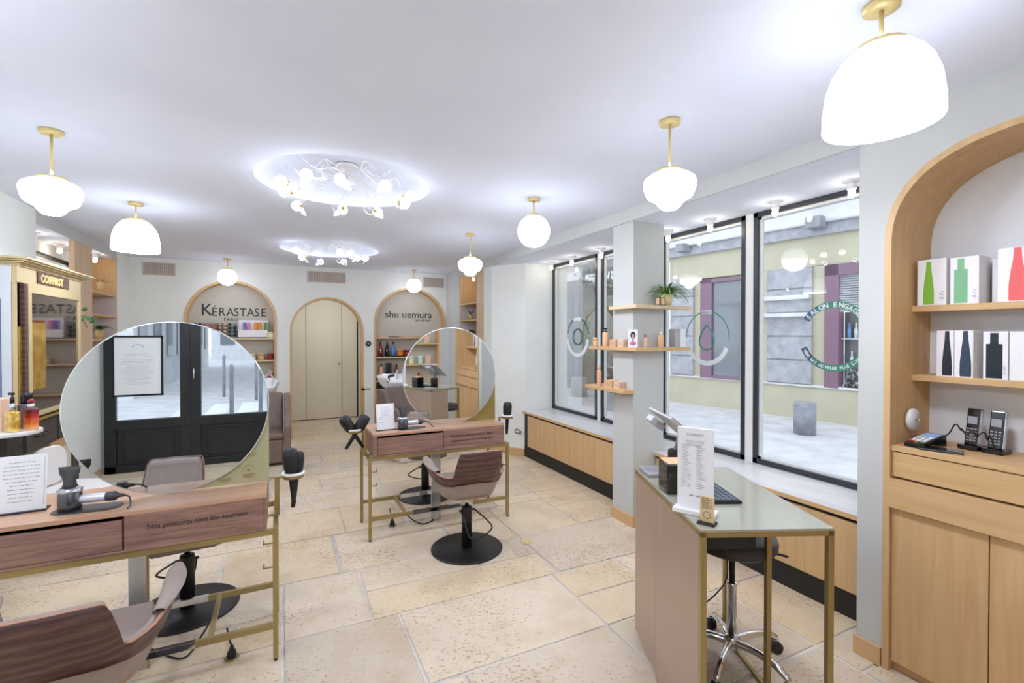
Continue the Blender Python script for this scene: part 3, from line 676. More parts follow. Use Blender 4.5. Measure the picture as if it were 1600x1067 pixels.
def lamp_school(label, x, y, drop=.235):
    t = thing('schoolhouse_pendant',label,'ceiling lamp',(x,y,H),0,'opal ceiling pendants'); canopy_rod(t, 0, -drop-.004, .058, .024)
    pr = [(.052,0),(.058,-.006),(.09,-.018),(.112,-.035),(.118,-.055),(.114,-.08),(.104,-.108),(.098,-.118),(.08,-.128),(.062,-.138),(.05,-.158),(.035,-.172),(0.001,-.178)]
    MB().lathe(pr,(0,0,-drop),48,cap=False).build('glass_shade','opal',t); return t
lamp_school('white schoolhouse pendant at far left, hanging from a long brass rod',-1.0,3.05)
lamp_dome('white dome pendant at left, second behind the long-rod pendant',-.98,4.44)
lamp_globe('small white globe pendant before the left arched niche',-.63,7.16,.11,'opal_small')
lamp_globe('small white globe pendant before the right arched niche',1.82,7.16,.11,'opal_small')
lamp_school('small white schoolhouse pendant far back on the right side',1.67,4.37)
lamp_globe('white globe pendant in the middle of the right-hand row',1.65,3.03)
lamp_school('white schoolhouse pendant hanging before the shelf column and window',1.62,1.66)
lamp_globe('white globe pendant over the near left, outside the picture',-1.0,1.66)
lamp_school('white schoolhouse pendant over the street door, outside the picture',-.98,.25)
lamp_globe('added unseen white globe pendant behind the viewer',.3,-.72)  # added out of view to brighten the near part of the room
lamp_dome('very large white dome pendant nearest the viewer at upper right',1.62,.80)
fl = thing('added_passage_light','added unseen round light on the low ceiling, brightening the passage behind the arched doorway','ceiling lamp',(.68,8.3,2.3)); MB().lathe([(.11,0),(.115,-.01),(.11,-.03),(.08,-.045),(.001,-.05)],(0,0,0),36,cap=False).build('diffuser','opal_dome',fl); MB().lathe([(.12,0),(.122,-.008),(.116,-.012)],(0,0,0),36,cap=False).build('rim','brass_pale',fl)  # added lamp hidden above the arch, brightens the dark passage door
def chandelier(cx, cy, globes, label):
    t = thing('branch_chandelier',label,'chandelier',(cx,cy,H+.125)); rr = random.Random(int(cx*100))
    MB().lathe([(.075,0),(.075,-.012),(.05,-.02),(.012,-.022),(.012,-.05),(0.001,-.05)],(0,0,0),28).build('ceiling_plate','white_wire',t)
    for (x, y, z) in globes:
        g = Vector((x-cx, y-cy, z-H-.125)); hub = Vector((0,0,-.05)); d = Vector((g.x,g.y,0)); L = d.length; d.normalize(); s_ = Vector((-d.y,d.x,0))
        P = [hub, hub+d*L*.25+s_*.03+Vector((0,0,-.05)), hub+d*L*.5-s_*.035+Vector((0,0,-.03)), hub+d*L*.75+s_*.03+Vector((0,0,g.z+.05+.02)), Vector((g.x,g.y,g.z))-d*.036]
        a = MB().tube(spline(P,7),.0038,6)
        P2 = [P[2], P[2]+s_*.05+d*.03+Vector((0,0,-.02)), P[2]+s_*.03+d*.09+Vector((0,0,-.05)), P[2]-s_*.02+d*.10+Vector((0,0,-.03))]
        a.tube(spline(P2,6),.0028,5); P3 = [P[3]+(p-P[2])*.8*Vector((1,1,1)).length/1.732 for p in P2]; a.tube(spline(P3,6),.0028,5)
        P4 = [hub+d*L*.6, hub+d*L*.62-s_*.06+Vector((0,0,-.05)), hub+d*L*.8-s_*.09+Vector((0,0,-.02)), hub+d*L*.9-s_*.04+Vector((0,0,-.06))]; a.tube(spline(P4,6),.0028,5)
        arm = a.build('branch','white_wire',t)
        c = MB().lathe([(.008,-.016),(.012,-.01),(.014,0),(.010,.004)],(0,0,0),12); o = c.build('bulb_cup','brass_bright',arm); o.location = Vector((g.x,g.y,g.z))-d*.034; o.rotation_euler = d.to_track_quat('Z','Y').to_euler()
        MB().sph(g,.034,18,12).build('bulb','bulb_soft',arm)
        dl = (s_*rr.choice((-1,1))+Vector((0,0,-.9))+d*rr.uniform(-.3,.6)).normalized(); q = dl.cross(d).normalized(); b0 = Vector(g)-d*.04; lf = MB()
        lf.grid(lambda u,v: b0+dl*(.008+.08*v)+q*((u-.5)*.042*math.sin(PI*min(1,v*.93+.05))**.8)+d*(.012*math.sin(v*PI)+.01*abs(u-.5)),4,8)
        l = lf.build('leaf','white_wire',arm); sm = l.modifiers.new('Solidify','SOLIDIFY'); sm.thickness = .0015
    return t
G1 = [(.0,3.12),(.13,2.93),(.02,3.33),(.10,3.66),(.31,2.93),(.57,2.93),(.76,3.08),(.77,3.27),(.64,3.58),(.40,3.62)]
chandelier(.39,3.30,[(x,y,2.405) for x,y in G1],'white twig chandelier with round bulbs in the nearer ceiling recess')
G2 = [(.14,5.6),(.19,5.75),(.44,6.35),(.70,6.22),(.58,5.52),(.69,5.58),(.81,5.86),(.90,5.82),(.22,6.1)]
chandelier(.52,5.92,[(x,y,2.41) for x,y in G2],'white twig chandelier with round bulbs in the farther ceiling recess')
for (x, y, lab) in [(2.95,4.97,'above the far edge of the farther window'),(2.95,4.52,'above the middle of the farther window'),(2.95,3.97,'above the farther window mullion'),(2.95,3.04,'directly right of the shelf column'),(2.95,2.60,'above the drop decal window'),(2.95,2.07,'above the left side of the nearest window'),(2.95,1.60,'above the nearest window at its right end'),(-1.93,5.5,'in the left recess, nearest the glazed cabinet'),(-1.93,6.05,'in the left recess, before the oak bookcase panel'),(-1.82,6.62,'inside the top of the left oak bookcase'),(2.53,6.48,'inside the top of the right bookcase')]:
    t = thing('ceiling_spot','porcelain holder with a bare bulb '+lab,'ceiling lamp',(x,y,2.3 if y > 8 else SOF),0,'bare bulb holders on the dropped ceilings')
    MB().lathe([(.046,0),(.046,-.006),(.03,-.01),(.024,-.03),(.024,-.05),(.018,-.052)],(0,0,0),24).build('holder','ceramic',t)
    MB().lathe([(.014,-.05),(.016,-.06),(.019,-.075),(.017,-.09),(.008,-.098),(0.001,-.1)],(0,0,0),16,cap=False).build('bulb','bulb',t)
# ================================================================ STYLING DESKS
def make_desk(loc, label, engraving):
    """local frame: x right, y away from the viewer, origin on the floor under the centre"""
    t = thing('styling_desk', label, 'desk', loc)
    W, D = .55, .2
    for x in (-W, W):
        for y in (-D, D):
            lg = MB().bx(x-.011,x+.011,y-.011,y+.011,.014,.612); lg.cyl((x,y,0),(x,y,.016),.008,n=10,m=1); lg.build('leg',['brass','black'],t)
    f = MB()
    for y in (-D, D): f.bx(-W+.011,W-.011,y-.01,y+.01,.585,.61)
    for x in (-W, W): f.bx(x-.01,x+.01,-D+.01,D-.01,.585,.61)
    f.build('top_frame','brass',t)
    for y in (-D, D):
        for a_, b_ in ((-W+.011,-.24),(.24,W-.011)): MB().bx(a_,b_,y-.01,y+.01,.15,.176).build('stretcher','brass',t)
    for x in (-.29, .29): MB().bx(x-.01,x+.01,-D+.01,D-.01,.152,.174).build('cross_bar','brass',t)
    for y in (-D, D): MB().bx(-.24,.24,y-.011,y+.011,.149,.178).build('foot_rail','chrome',t,.001)
    MB().bx(-.035,.03,-.012,.012,0,.585).build('steel_column','steel',t,.001)
    MB().bx(.03,.036,-.012,.012,0,.585).build('column_edge','brass',t)
    # walnut box
    b = MB(); x0, x1, y0, y1, z0, z1 = -.53, .515, -.215, .215, .612, .78
    b.bx(x0,x1,y0,y1,z1-.018,z1,1); b.bx(x0,x1,y0,y1,z0,z0+.012,0); b.bx(x0,x0+.03,y0,y1,z0+.012,z1-.018,0); b.bx(x1-.012,x1,y0,y1,z0+.012,z1-.018,0)
    b.bx(.0,x1-.012,y0,y0+.018,z0+.012,z1-.018,0); b.bx(x0+.03,.0,y1-.018,y1,z0+.012,z1-.018,0); b.bx(-.004,.004,y0+.018,y1-.018,z0+.012,z1-.018,0)
    b.build('desk_box',['walnut','walnut_top'],t,.0015)
    MB().bx(x0+.034,-.006,y0-.001,y0+.017,z0+.014,z1-.034,0).bx(x0+.034,-.006,y0+.02,y0+.34,z0+.02,z0+.03).build('drawer','walnut',t,.0012)
    MB().bx(.006,x1-.016,y1-.017,y1+.001,z0+.014,z1-.034,0).build('drawer','walnut',t,.0012)
    y = y0-.0006
    for i, (s_, sz, zz, xx, sp) in enumerate(engraving): text('engraved_text', s_, sz, (xx,y,zz), (1,0,0), (0,0,1), 'ink', t, .0004, sx=sp)
    hk = MB()
    for z in (.54,.43): hk.bx(W-.05,W-.011,-D-.003,-D+.003,z,z+.006); hk.bx(W-.05,W-.044,-D-.003,-D+.003,z,z+.022)
    for z in (.50,.40): hk.bx(-W+.011,-W+.05,-D-.003,-D+.003,z,z+.006); hk.bx(-W+.044,-W+.05,-D-.003,-D+.003,z,z+.022)
    hk.build('hook','brass',t)
    return t
DK1 = make_desk((-.58,2.63,0),'walnut styling desk on a brass frame at lower left, engraved about bio-sourced paints',[('Nos peintures sont bio sourc\u00e9es',.032,.695,.075,.86)])
DK2 = make_desk((1.12,3.72,0),'walnut styling desk on a brass frame in the middle of the room, two engraved lines',[('Nos textiles, peintures sont plus l\u00e9gers',.028,.703,.055,.80),('respectueux de l\u2019environnement',.028,.665,.055,.98)])
def mirror(loc, r, rz, label, pm, marks):
    t = thing('round_mirror', label, 'mirror', loc, rz)
    MB().lathe([(r,-.004),(r,.004)],(0,0,0),128,axis='Y',m=0,smooth=False).build('mirror_glass','mirror',t)
    MB().lathe([(r-.001,-.0046),(r+.0035,-.0046),(r+.0035,.0046),(r-.001,.0046)],(0,0,0),128,axis='Y',cap=False).build('polished_rim','mirror_rim',t)
    p = MB().bx(.0,r+.002,.006,.012,-r+.0,.02).build('etched_panel',pm,t)
    if marks:
        mk = MB(); cs = ((r-.075,-.225),(r-.085,-.325),(r-.185,-.335))
        for cx, cz in cs:
            for k in range(3): mk.bx(cx-.028+.004*k,cx+.028-.004*k,.0052,.006,cz-.022-.007*k,cz-.018-.007*k)
            mk.bx(cx-.007,cx+.007,.0052,.006,cz-.006,cz+.008)
            q = []
            for i in range(13): a = PI*(.1+.8*i/12); q.append((cx+.024*math.cos(a),.0056,cz+.024*math.sin(a)))
            mk.tube(q,.0012,4)
        mk.build('etched_mark','brass',p)
    return t
mirror((-.445,2.60,1.172),.385,0,'large round mirror on the nearer desk, reflecting the black street door','acrylic_green',True)
mirror((1.245,3.70,1.165),.392,R(-.6),'round mirror on the farther desk, reflecting the till and oak niche','acrylic_olive',False)
# brackets and tools
def bracket(loc, rz, label, high=False):
    t = thing('tool_ring', label, 'tool holder', loc, rz); r = .045
    rg = MB()
    prof = [(r,-.012),(r+.004,-.012),(r+.004,.012),(r,.012),(r,-.012)]
    rg.lathe(prof,(0,0,0),32,cap=False).build('brass_ring','brass',t)
    MB().lathe([(r-.004,.004),(r+.007,.004),(r+.009,.010),(r+.007,.016),(r-.004,.016),(r-.004,.004)],(0,0,0),32,cap=False).build('white_collar','white',t)
    MB().bar((-r-.004,0,-.002),(-r-.03,0,-.002),.02,.006).bar((-r-.028,0,-.002),(-r-.028,0,-.19),.022,.006).bar((-r-.028,0,-.185),(-r-.07,.0,-.185),.022,.006).build('bracket_arm','brass',t)
    return t
bracket((.05,2.60,.80),R(0),'brass tool ring with white collar at the right end of the nearer desk')
bracket((.475,3.60,.80),R(180),'brass tool ring with white collar at the left end of the farther desk')
bracket((1.735,3.66,.80),R(0),'brass tool ring with white collar at the right end of the farther desk')
def hair_tool(loc, tilt, rz, label, s=1.0):
    t = thing('hair_brush', label, 'hair brush', loc, rz, 'black brushes in the desk rings')
    up = Vector((math.sin(tilt),0,math.cos(tilt)))
    b = MB(); b.tube([up*z for z in (.005,.02,.035,.09,.115,.125)],.02,20,rf=lambda k:(.020,.024,.026,.027,.024,.014)[round(k*5)]*s); b.build('brush_barrel','black',t)
    br = MB(); rr = random.Random(int(rz*100)+3); x = up.orthogonal().normalized(); y = up.cross(x)
    for i in range(130):
        a = rr.random()*2*PI; z = rr.uniform(.03,.12); d = x*math.cos(a)+y*math.sin(a); br.cyl(up*z+d*.02,up*z+d*.033,.0009,n=4)
    br.build('bristles','dark_grey',t)
    MB().tube([up*.01,up*-.03,up*-.07,up*-.15],.012,12,rf=lambda k:(.013,.013,.012,.009)[round(k*3)]*(.6+.4*s)).build('handle','black',t)
    return t
hair_tool((.042,2.595,.81),R(-4),0,'black round brush standing upright in the ring right of the nearer desk',1.35)
hair_tool((.062,2.605,.79),R(7),R(40),'shorter black brush leaning out of the ring right of the nearer desk',1.15)
hair_tool((.458,3.60,.80),R(-32),R(0),'black brush leaning left in the ring left of the farther desk',1.5)
hair_tool((.494,3.60,.80),R(32),R(0),'black brush leaning right in the ring left of the farther desk',1.5)
hair_tool((1.735,3.66,.80),R(2),R(10),'black brush in the ring at the right end of the farther desk',1.4)
tb = MB(); tb.bx(.555,.575,3.79,3.81,.60,1.085); tb.bx(.555,.62,3.79,3.81,1.068,1.085)
tag(tb.build('brass_bracket','brass'),'tall flat brass bracket rising behind the left end of the farther desk','bracket')
# hair dryers
def dryer(loc, rz, label, s=1.0):
    t = thing('hair_dryer', label, 'hair dryer', loc, rz)
    MB().prism(rrect(-.085,.15,-.06,.05,.05,8),0,.0025,'Z').build('silicone_mat','dark_grey',t)
    MB().lathe([(.034,.003),(.038,.006),(.039,.02),(.039,.082),(.036,.086)],(-.03,0,0),32).build('motor_head','steel_dark',t)
    MB().lathe([(.0392,.074),(.0405,.078),(.0405,.086),(.030,.094),(.012,.096)],(-.03,0,0),32).build('silver_collar','steel',t)
    nz = MB(); nz.grid(lambda u,v: (-.03+(.027-.010*math.sin(PI*min(1,v*1.6))+.010*v)*math.cos(2*PI*u), (.026-.022*v)*math.sin(2*PI*u), .094+.085*v),28,6); nz.build('nozzle','dark_grey',t).modifiers.new('S','SOLIDIFY').thickness = .0025
    MB().lathe([(.0175,.0),(.018,.01),(.018,.085),(.017,.088)],(.004,0,.042),20,axis='X').build('handle','chrome_white',t)
    MB().lathe([(.0185,.088),(.0195,.09),(.0195,.118),(.016,.124),(.010,.128),(.006,.15)],(.004,0,.042),20,axis='X').build('handle_end','dark_grey',t)
    MB().tube(spline([(.15,0,.042),(.175,-.012,.035),(.19,-.045,.012),(.19,-.075,.006)],8),.0035,8).build('cord','dark_grey',t)
    return t
dryer((-.755,2.535,.78),R(-6),'grey hair dryer lying on its mat at the left of the nearer desk')
dryer((.86,3.62,.78),R(8),'grey hair dryer lying on its mat on the farther desk')
def print_lines(mb, x0, x1, z0, z1, n, y, seed, th=.0006):
    rr = random.Random(seed)
    for i in range(n):
        z = z1-(z1-z0)*i/(n-1); k = rr.uniform(.55,1); c = (x0+x1)/2; h = (x1-x0)/2*k
        x = c-h
        while x < c+h: w_ = rr.uniform(.008,.02); mb.bx(x,min(x+w_,c+h),y-th,y,z,z+.0022); x += w_+.003
def menu(loc, rz, w, h, label, seed):
    t = thing('menu_stand', label, 'menu stand', loc, rz)
    MB().bx(-w/2-.004,w/2+.004,-.03,.03,0,.005).build('base_strip','black',t)
    s_ = MB(); s_.add([(-w/2,-.012,.005),(w/2,-.012,.005),(w/2,-.009,.005),(-w/2,-.009,.005),(-w/2,.018,h),(w/2,.018,h),(w/2,.021,h),(-w/2,.021,h)],[(0,3,2,1),(4,5,6,7),(0,1,5,4),(1,2,6,5),(2,3,7,6),(3,0,4,7)])
    sh = s_.build('printed_card','paper',t)
    pm = MB(); print_lines(pm,-w/2+.018,w/2-.018,.04,h-.03,11,0,seed)
    pm.bx(-w/2+.008,-w/2+.009,-.0006,0,.02,h-.012); pm.bx(w/2-.009,w/2-.008,-.0006,0,.02,h-.012)
    o = pm.build('print','ink_grey',sh); o.rotation_euler = (-math.atan2(.03,h-.005),0,0); o.location = (0,-.0125,.004)
    return t
menu((-.955,2.60,.78),R(3),.155,.225,'white printed menu card on a black base, at the left end of the nearer desk',4)
menu((.705,3.64,.78),R(4),.135,.195,'white printed menu card standing at the left end of the farther desk',8)
# ================================================================ SALON CHAIRS
def plan(t):
    a = abs(t); s = 1 if t >= 0 else -1
    K = [(0,0,-.262),(.3,.13,-.252),(.42,.195,-.215),(.55,.245,-.14),(.7,.27,-.04),(.85,.28,.08),(1,.272,.165)]
    for (a0,x0,y0),(a1,x1,y1) in zip(K[:-1],K[1:]):
        if a <= a1+1e-9:
            u = (a-a0)/(a1-a0); return s*(x0+(x1-x0)*u), y0+(y1-y0)*u
    return s*K[-1][1], K[-1][2]
def interp(K, a):
    for (a0,v0),(a1,v1) in zip(K[:-1],K[1:]):
        if a <= a1+1e-9: return v0+(v1-v0)*(a-a0)/(a1-a0)
    return K[-1][1]
ZT = [(0,.752),(.285,.748),(.30,.742),(.31,.725),(.375,.585),(.39,.573),(.42,.568),(.5,.566),(.7,.585),(.9,.605),(1,.612)]
ZW = [(0,.525),(.3,.515),(.5,.495),(.7,.50),(.85,.52),(1,.558)]
def shell(t, z, off=0):
    x, y = plan(t); k = max(0,min(1,(z-.40)/.30)); s = .62+.38*k**.75
    L = math.hypot(x,y) or 1
    lean = -.05*max(0,(z-.5))/.25*(1 if y < 0 else 0)*min(1,abs(y)/.2)
    return Vector(((x*(1+off/L))*s, (y*(1+off/L))*s+.01+lean, z))
def make_chair(loc, rz, label):
    t = thing('salon_chair', label, 'salon chair', loc, rz, 'swivel salon chairs at the desks')
    MB().lathe([(.25,0),(.25,.008),(.246,.012),(.05,.016),(.05,.016)],(0,0,0),64).build('base_plate','black_metal',t)
    MB().lathe([(.036,.016),(.036,.285),(.033,.298),(.016,.30)],(0,0,0),28).build('column','black_metal',t)
    MB().lathe([(.013,.30),(.013,.385)],(0,0,0),20).build('piston','chrome',t)
    MB().lathe([(.09,.383),(.10,.386),(.10,.396),(.09,.4)],(0,0,0),24).build('seat_mount','black_metal',t)
    pd = MB(); pd.cyl((-.055,0,.27),(.055,0,.27),.008); pd.tube(spline([(-.045,0,.27),(-.04,-.06,.24),(-.02,-.13,.13),(.05,-.14,.12),(.14,-.12,.16),(.13,-.08,.20),(.055,-.0,.27)],6),.0055,8); pd.build('pump_lever','black_metal',t)
    N = 60
    ls = MB(); ls.grid(lambda u,v: shell(2*u-1, .402+(interp(ZT,abs(2*u-1))-.006-.402)*v, -.004), 120, 10)
    o = ls.build('upholstered_shell','taupe',t); md = o.modifiers.new('S','SOLIDIFY'); md.thickness = .022; md.offset = 0
    ws = MB(); ws.grid(lambda u,v: shell(2*u-1, interp(ZW,abs(2*u-1))+(interp(ZT,abs(2*u-1))-interp(ZW,abs(2*u-1)))*v, .014), 160, 6)
    o = ws.build('wood_shell',['walnut_chair','walnut_edge'],t); md = o.modifiers.new('S','SOLIDIFY'); md.thickness = .012; md.offset = 0; md.material_offset_rim = 1
    ed = MB(); P = [shell(-1,z,.01) for z in (.575,.55,.5,.45)]+[shell(-1+2*i/40,.402,.008) for i in range(41)]+[shell(1,z,.01) for z in (.45,.5,.55,.575)]
    ed.tube(P,.0075,8).build('wood_edge_band','walnut_edge',t)
    st = MB(); q = [(p[0]*.60,p[1]*.60) for p in [plan(-1+2*i/30) for i in range(31)]]; st.prism(q+[(.14,.23),(-.14,.23)],.396,.41,'Z'); st.prism([(x*1.12,y*1.08-.0) for x,y in q]+[(.165,.25),(-.165,.25)],.41,.475,'Z'); st.build('seat_cushion','taupe',t,.018,3)
    for s_ in (-1,1):
        a = MB(); P = [shell(s_*k,interp(ZT,k)+.004,.0) for k in (.62,.72,.82,.92,1.0)]; P.append(P[-1]+Vector((0,.03,.002)))
        a.grid(lambda u,v: P[min(int(u*5),4)].lerp(P[min(int(u*5)+1,5)],u*5-min(int(u*5),4))+Vector(((.030+.004*math.sin(PI*u))*math.cos(2*PI*v)*(.6+.4*math.sin(PI*min(1,max(0,u*1.0)))),0,.011*math.sin(2*PI*v))),15,14)
        a.build('arm_pad','taupe',t)
    return t
CH = make_chair((1.165,3.12,0),R(-3),'walnut-backed salon chair on a black disc base, before the farther desk')
dup(CH,(-.60,1.985,0),R(3),'walnut-backed salon chair cut off by the lower left corner, before the nearer desk')
dup(CH,(-.47,3.10,0),R(186),'salon chair hidden behind the nearer desk, only its lever, black column and disc base clear')
dup(CH,(1.20,4.32,0),R(170),'salon chair on the far side of the farther desk, mostly hidden behind it')
# floor plugs and cables
def plug(x, y, label, rz=0):
    t = thing('floor_socket_plug', label, 'plug', (x,y,0), rz)
    MB().lathe([(.032,0),(.032,.003),(.028,.004)],(0,0,0),24).build('socket_plate','brass',t)
    MB().lathe([(.018,.004),(.02,.012),(.018,.03),(.010,.045),(.006,.06)],(0,0,0),18).build('plug_body','black',t)
    MB().tube(spline([(0,0,.055),(-.01,.0,.09),(-.02,.01,.14)],5),.004,8).build('plug_cord','black',t)
plug(-.214,2.535,'black plug standing in a floor socket under the nearer desk'); plug(.775,3.74,'black plug standing in a floor socket under the farther desk')
tag(MB().tube(spline([(-.58,2.78,.006),(-.42,2.62,.006),(-.36,2.72,.03),(-.31,2.80,.10),(-.30,2.82,.16)],8),.0045,8).build('power_cable','black'),'black power cable looping from the steel column of the nearer desk','cable')
tag(MB().tube(spline([(-.60,2.05,.006),(-.45,2.28,.006),(-.40,2.32,.006),(-.33,2.25,.006),(-.34,2.15,.006)],8),.0055,8).build('power_cable','black'),'black cable loop on the floor at the lower left, by the nearest chair','cable')
tag(MB().tube(spline([(1.10,3.70,.006),(1.0,3.66,.006),(.93,3.72,.03),(.86,3.80,.10),(.84,3.85,.15)],8),.0045,8).build('power_cable','black'),'black power cable looping under the farther desk','cable')
tag(MB().lathe([(.045,.0),(.045,.002),(.042,.003)],(0,0,0),28).build('brass_disc','brass_pale',loc=(1.593,3.031,0)),'round brass cap set in the stone floor right of the farther chair','brass disc')
# ================================================================ RECEPTION DESK  (local: origin at corner B, x along B->C, y along B->A)
RZ = math.atan2(-.187,.422)
rd = thing('reception_desk','bronze reception desk with open brass frame at the right front','desk',(1.271,1.153,0),RZ)
def w2l(x, y):
    dx, dy = x-1.271, y-1.153; c, s_ = math.cos(-RZ), math.sin(-RZ); return dx*c-dy*s_, dx*s_+dy*c
LW, LD = .462, .752; HT = .84
MB().bx(.0,LW,.0,LD,HT-.008,HT,0).build('desk_top','olive_top',rd)
fr = MB(); s_ = .02
for a in ((0,LW,0,s_,HT-.026,HT-.008),(0,LW,LD-s_,LD,HT-.026,HT-.008),(LW-s_,LW,0,LD,HT-.026,HT-.008),(0,s_,0,LD,HT-.026,HT-.008)): fr.bx(*a)
fr.build('top_frame','brass',rd)
MB().bx(0,.02,.0,.02,0,HT-.026).build('leg','brass',rd); MB().bx(LW-.02,LW,0,.02,0,HT-.026).build('leg','brass',rd); MB().bx(LW-.02,LW,LD*.5-.012,LD*.5+.01,0,HT-.026).build('leg','brass',rd); MB().bx(LW-.02,LW,LD-.02,LD,0,HT-.026).build('leg','brass',rd)
MB().bx(LW-.02,LW-.004,LD*.5+.01,LD-.02,.0,.012).build('floor_rail','brass',rd)
pf = MB(); pf.bx(.002,.014,.02,LD*.60,.0,HT-.027); pf.bx(.002,.014,LD*.603,LD,.035,HT-.027); pf.build('front_panel','bronze',rd,.001)
MB().bx(.014,LW*.58,LD-.014,LD-.002,.035,HT-.026).build('rear_panel','bronze',rd)
MB().bx(.02,.20,.02,.30,HT-.075,HT-.03).build('under_tray','black',rd)
cb = MB().tube(spline([(.10,.03,HT-.06),(.11,.04,.66),(.07,.04,.60),(.02,.04,.56)],6),.0025,6).build('cable','black',rd)
# stool
st = thing('swivel_stool','round black-topped stool on a chrome five-star base with castors, under the reception desk','stool',(1.85,1.50,0),R(12))
MB().lathe([(.10,.53),(.165,.535),(.185,.552),(.188,.575),(.18,.596),(.15,.606),(.001,.61)],(0,0,0),48).build('seat','seat_grey',st)
MB().lathe([(.013,.36),(.013,.53)],(0,0,0),20).build('gas_lift','black',st)
MB().lathe([(.022,.10),(.022,.36),(.024,.362),(.024,.37),(.014,.372)],(0,0,0),28).build('column','chrome',st)
MB().lathe([(.03,.07),(.036,.075),(.034,.115),(.024,.13)],(0,0,0),28).build('hub','chrome',st)
for k in range(5):
    a = R(72*k+50); d = Vector((math.cos(a),math.sin(a),0))
    l = MB(); l.tube(spline([d*.02+Vector((0,0,.098)),d*.10+Vector((0,0,.108)),d*.19+Vector((0,0,.098)),d*.245+Vector((0,0,.072)),d*.25+Vector((0,0,.055))],5),.015,12,rf=lambda q:.018-.005*q); lo = l.build('base_arm','chrome',st)
    c = MB(); n = d.cross(Vector((0,0,1))); p = d*.25
    for q in (-.012,.012): c.cyl(p+n*(q-.009)+Vector((0,0,.0245)),p+n*(q+.009)+Vector((0,0,.0245)),.0245,n=20)
    c.sph(p+Vector((0,0,.036)),.024,14,8,sc=(1,1,.7)); c.cyl(p+Vector((0,0,.04)),p+Vector((0,0,.06)),.008); c.build('castor','black',lo)
MB().tube([(.06,-.10,.535),(.09,-.17,.53),(.1,-.2,.528)],.006,8).build('height_lever','black',st)
tag(MB().tube(spline([(1.70,1.30,.006),(1.78,1.27,.006),(1.76,1.22,.03),(1.68,1.24,.035),(1.66,1.30,.006),(1.60,1.34,.006)],8),.005,8).build('power_cable','black'),'black cable loops on the floor by the stool castor','cable')
# till: tablet on stand
tp = thing('tablet_till','angled tablet till on a black cylindrical stand, at the far end of the reception desk','tablet',(1.667,1.652,HT),R(-24))
MB().lathe([(.044,0),(.044,.115),(.042,.12)],(0,0,0),32).build('stand_base','black',tp)
MB().bar((0,0,.118),(.02,.0,.20),.035,.014).build('stand_arm','grey',tp)
tq = MB(); tq.rbx((.0,0,.222),(.23,.30,.014),m=0,ry=R(40)); tq.build('tablet_body','tab_shell',tp,.004)
MB().rbx((.005,0,.229),(.21,.28,.002),ry=R(40)).build('screen','black',tp)
MB().rbx((-.095,.03,.245),(.075,.075,.03),ry=R(40)).build('card_reader','tab_shell',tp,.004)
pr_ = thing('receipt_printer','black cube receipt printer beside the tablet stand','printer',(1.495,1.50,HT),R(-24))
MB().bx(-.05,.055,-.055,.055,.0,.125).build('body','black_gloss',pr_,.008,3); MB().bx(-.045,.05,-.05,.05,.125,.128).build('label_top','tan',pr_); MB().bx(-.0515,-.05,-.035,.035,.085,.095).build('paper_slot','dark_grey',pr_)
nt = thing('laptop','thin closed silver laptop lying flat at the far left corner of the reception desk','laptop',(1.60,1.735,HT),R(-24)); MB().bx(-.055,.05,-.078,.078,0,.012).build('body','grey',nt,.003); MB().bx(-.053,.048,-.076,.076,.0121,.016).build('lid','tab_shell',nt,.002)
kb = thing('keyboard','black keyboard lying on the reception desk behind the price sign','keyboard',(1.60,1.42,HT),R(-24)); MB().bx(-.055,.075,-.14,.14,0,.012).build('case','black',kb,.003)
kk = MB()
for i in range(5):
    for j in range(13): kk.bx(-.045+i*.022,-.027+i*.022,-.132+j*.0203,-.115+j*.0203,.012,.0155)
kk.build('keys','slate_key',kb)
# price sign and card stand on the reception desk
ps = thing('price_sign','tall white price list on a white base at the reception desk\u2019s front edge','sign',(1.375,1.275,HT),R(-64))
MB().bx(-.075,.075,-.032,.032,0,.016).build('base','white',ps,.002)
sh = MB().bx(-.065,.065,-.004,.004,.016,.315).build('panel','paper',ps,.001)
pm = MB()
for k in range(2):
    x0 = -.05+k*.055
    rr = random.Random(k)
    for i in range(24): z = .25-i*.0068; w_ = rr.uniform(.014,.036); pm.bx(x0,x0+w_,-.0046,-.004,z,z+.0014)
for i in range(3): pm.bx(-.02+i*.024,-.006+i*.024,-.0046,-.004,.062,.067)
for i in range(4): pm.bx(-.035,.035-.004*i,-.0046,-.004,.266-i*.006,.2675-i*.006)
pm.build('print','ink_grey',sh)
text('heading','COIFFIRST',.014,(0,-.0046,.285),(1,0,0),(0,0,1),'ink_grey',sh,.0003,'CENTER')
cs = thing('card_stand','small tan card upright in a black foot at the near corner of the reception desk','card stand',(1.335,1.185,HT),R(-64))
MB().bx(-.03,.03,-.022,.022,0,.006).build('foot','black',cs,.002); cc = MB().bx(-.024,.024,-.002,.002,.006,.095).build('card','tan_card',cs)
pm = MB()
for i in range(9): pm.bx(-.018,.006+.012*(i%2),-.0026,-.002,.088-i*.0045,.0895-i*.0045)
pm.tube([(.0+.012*math.cos(a*PI/12),-.0024,.03+.012*math.sin(a*PI/12)) for a in range(25)],.0008,4); pm.build('print','ink',cc)
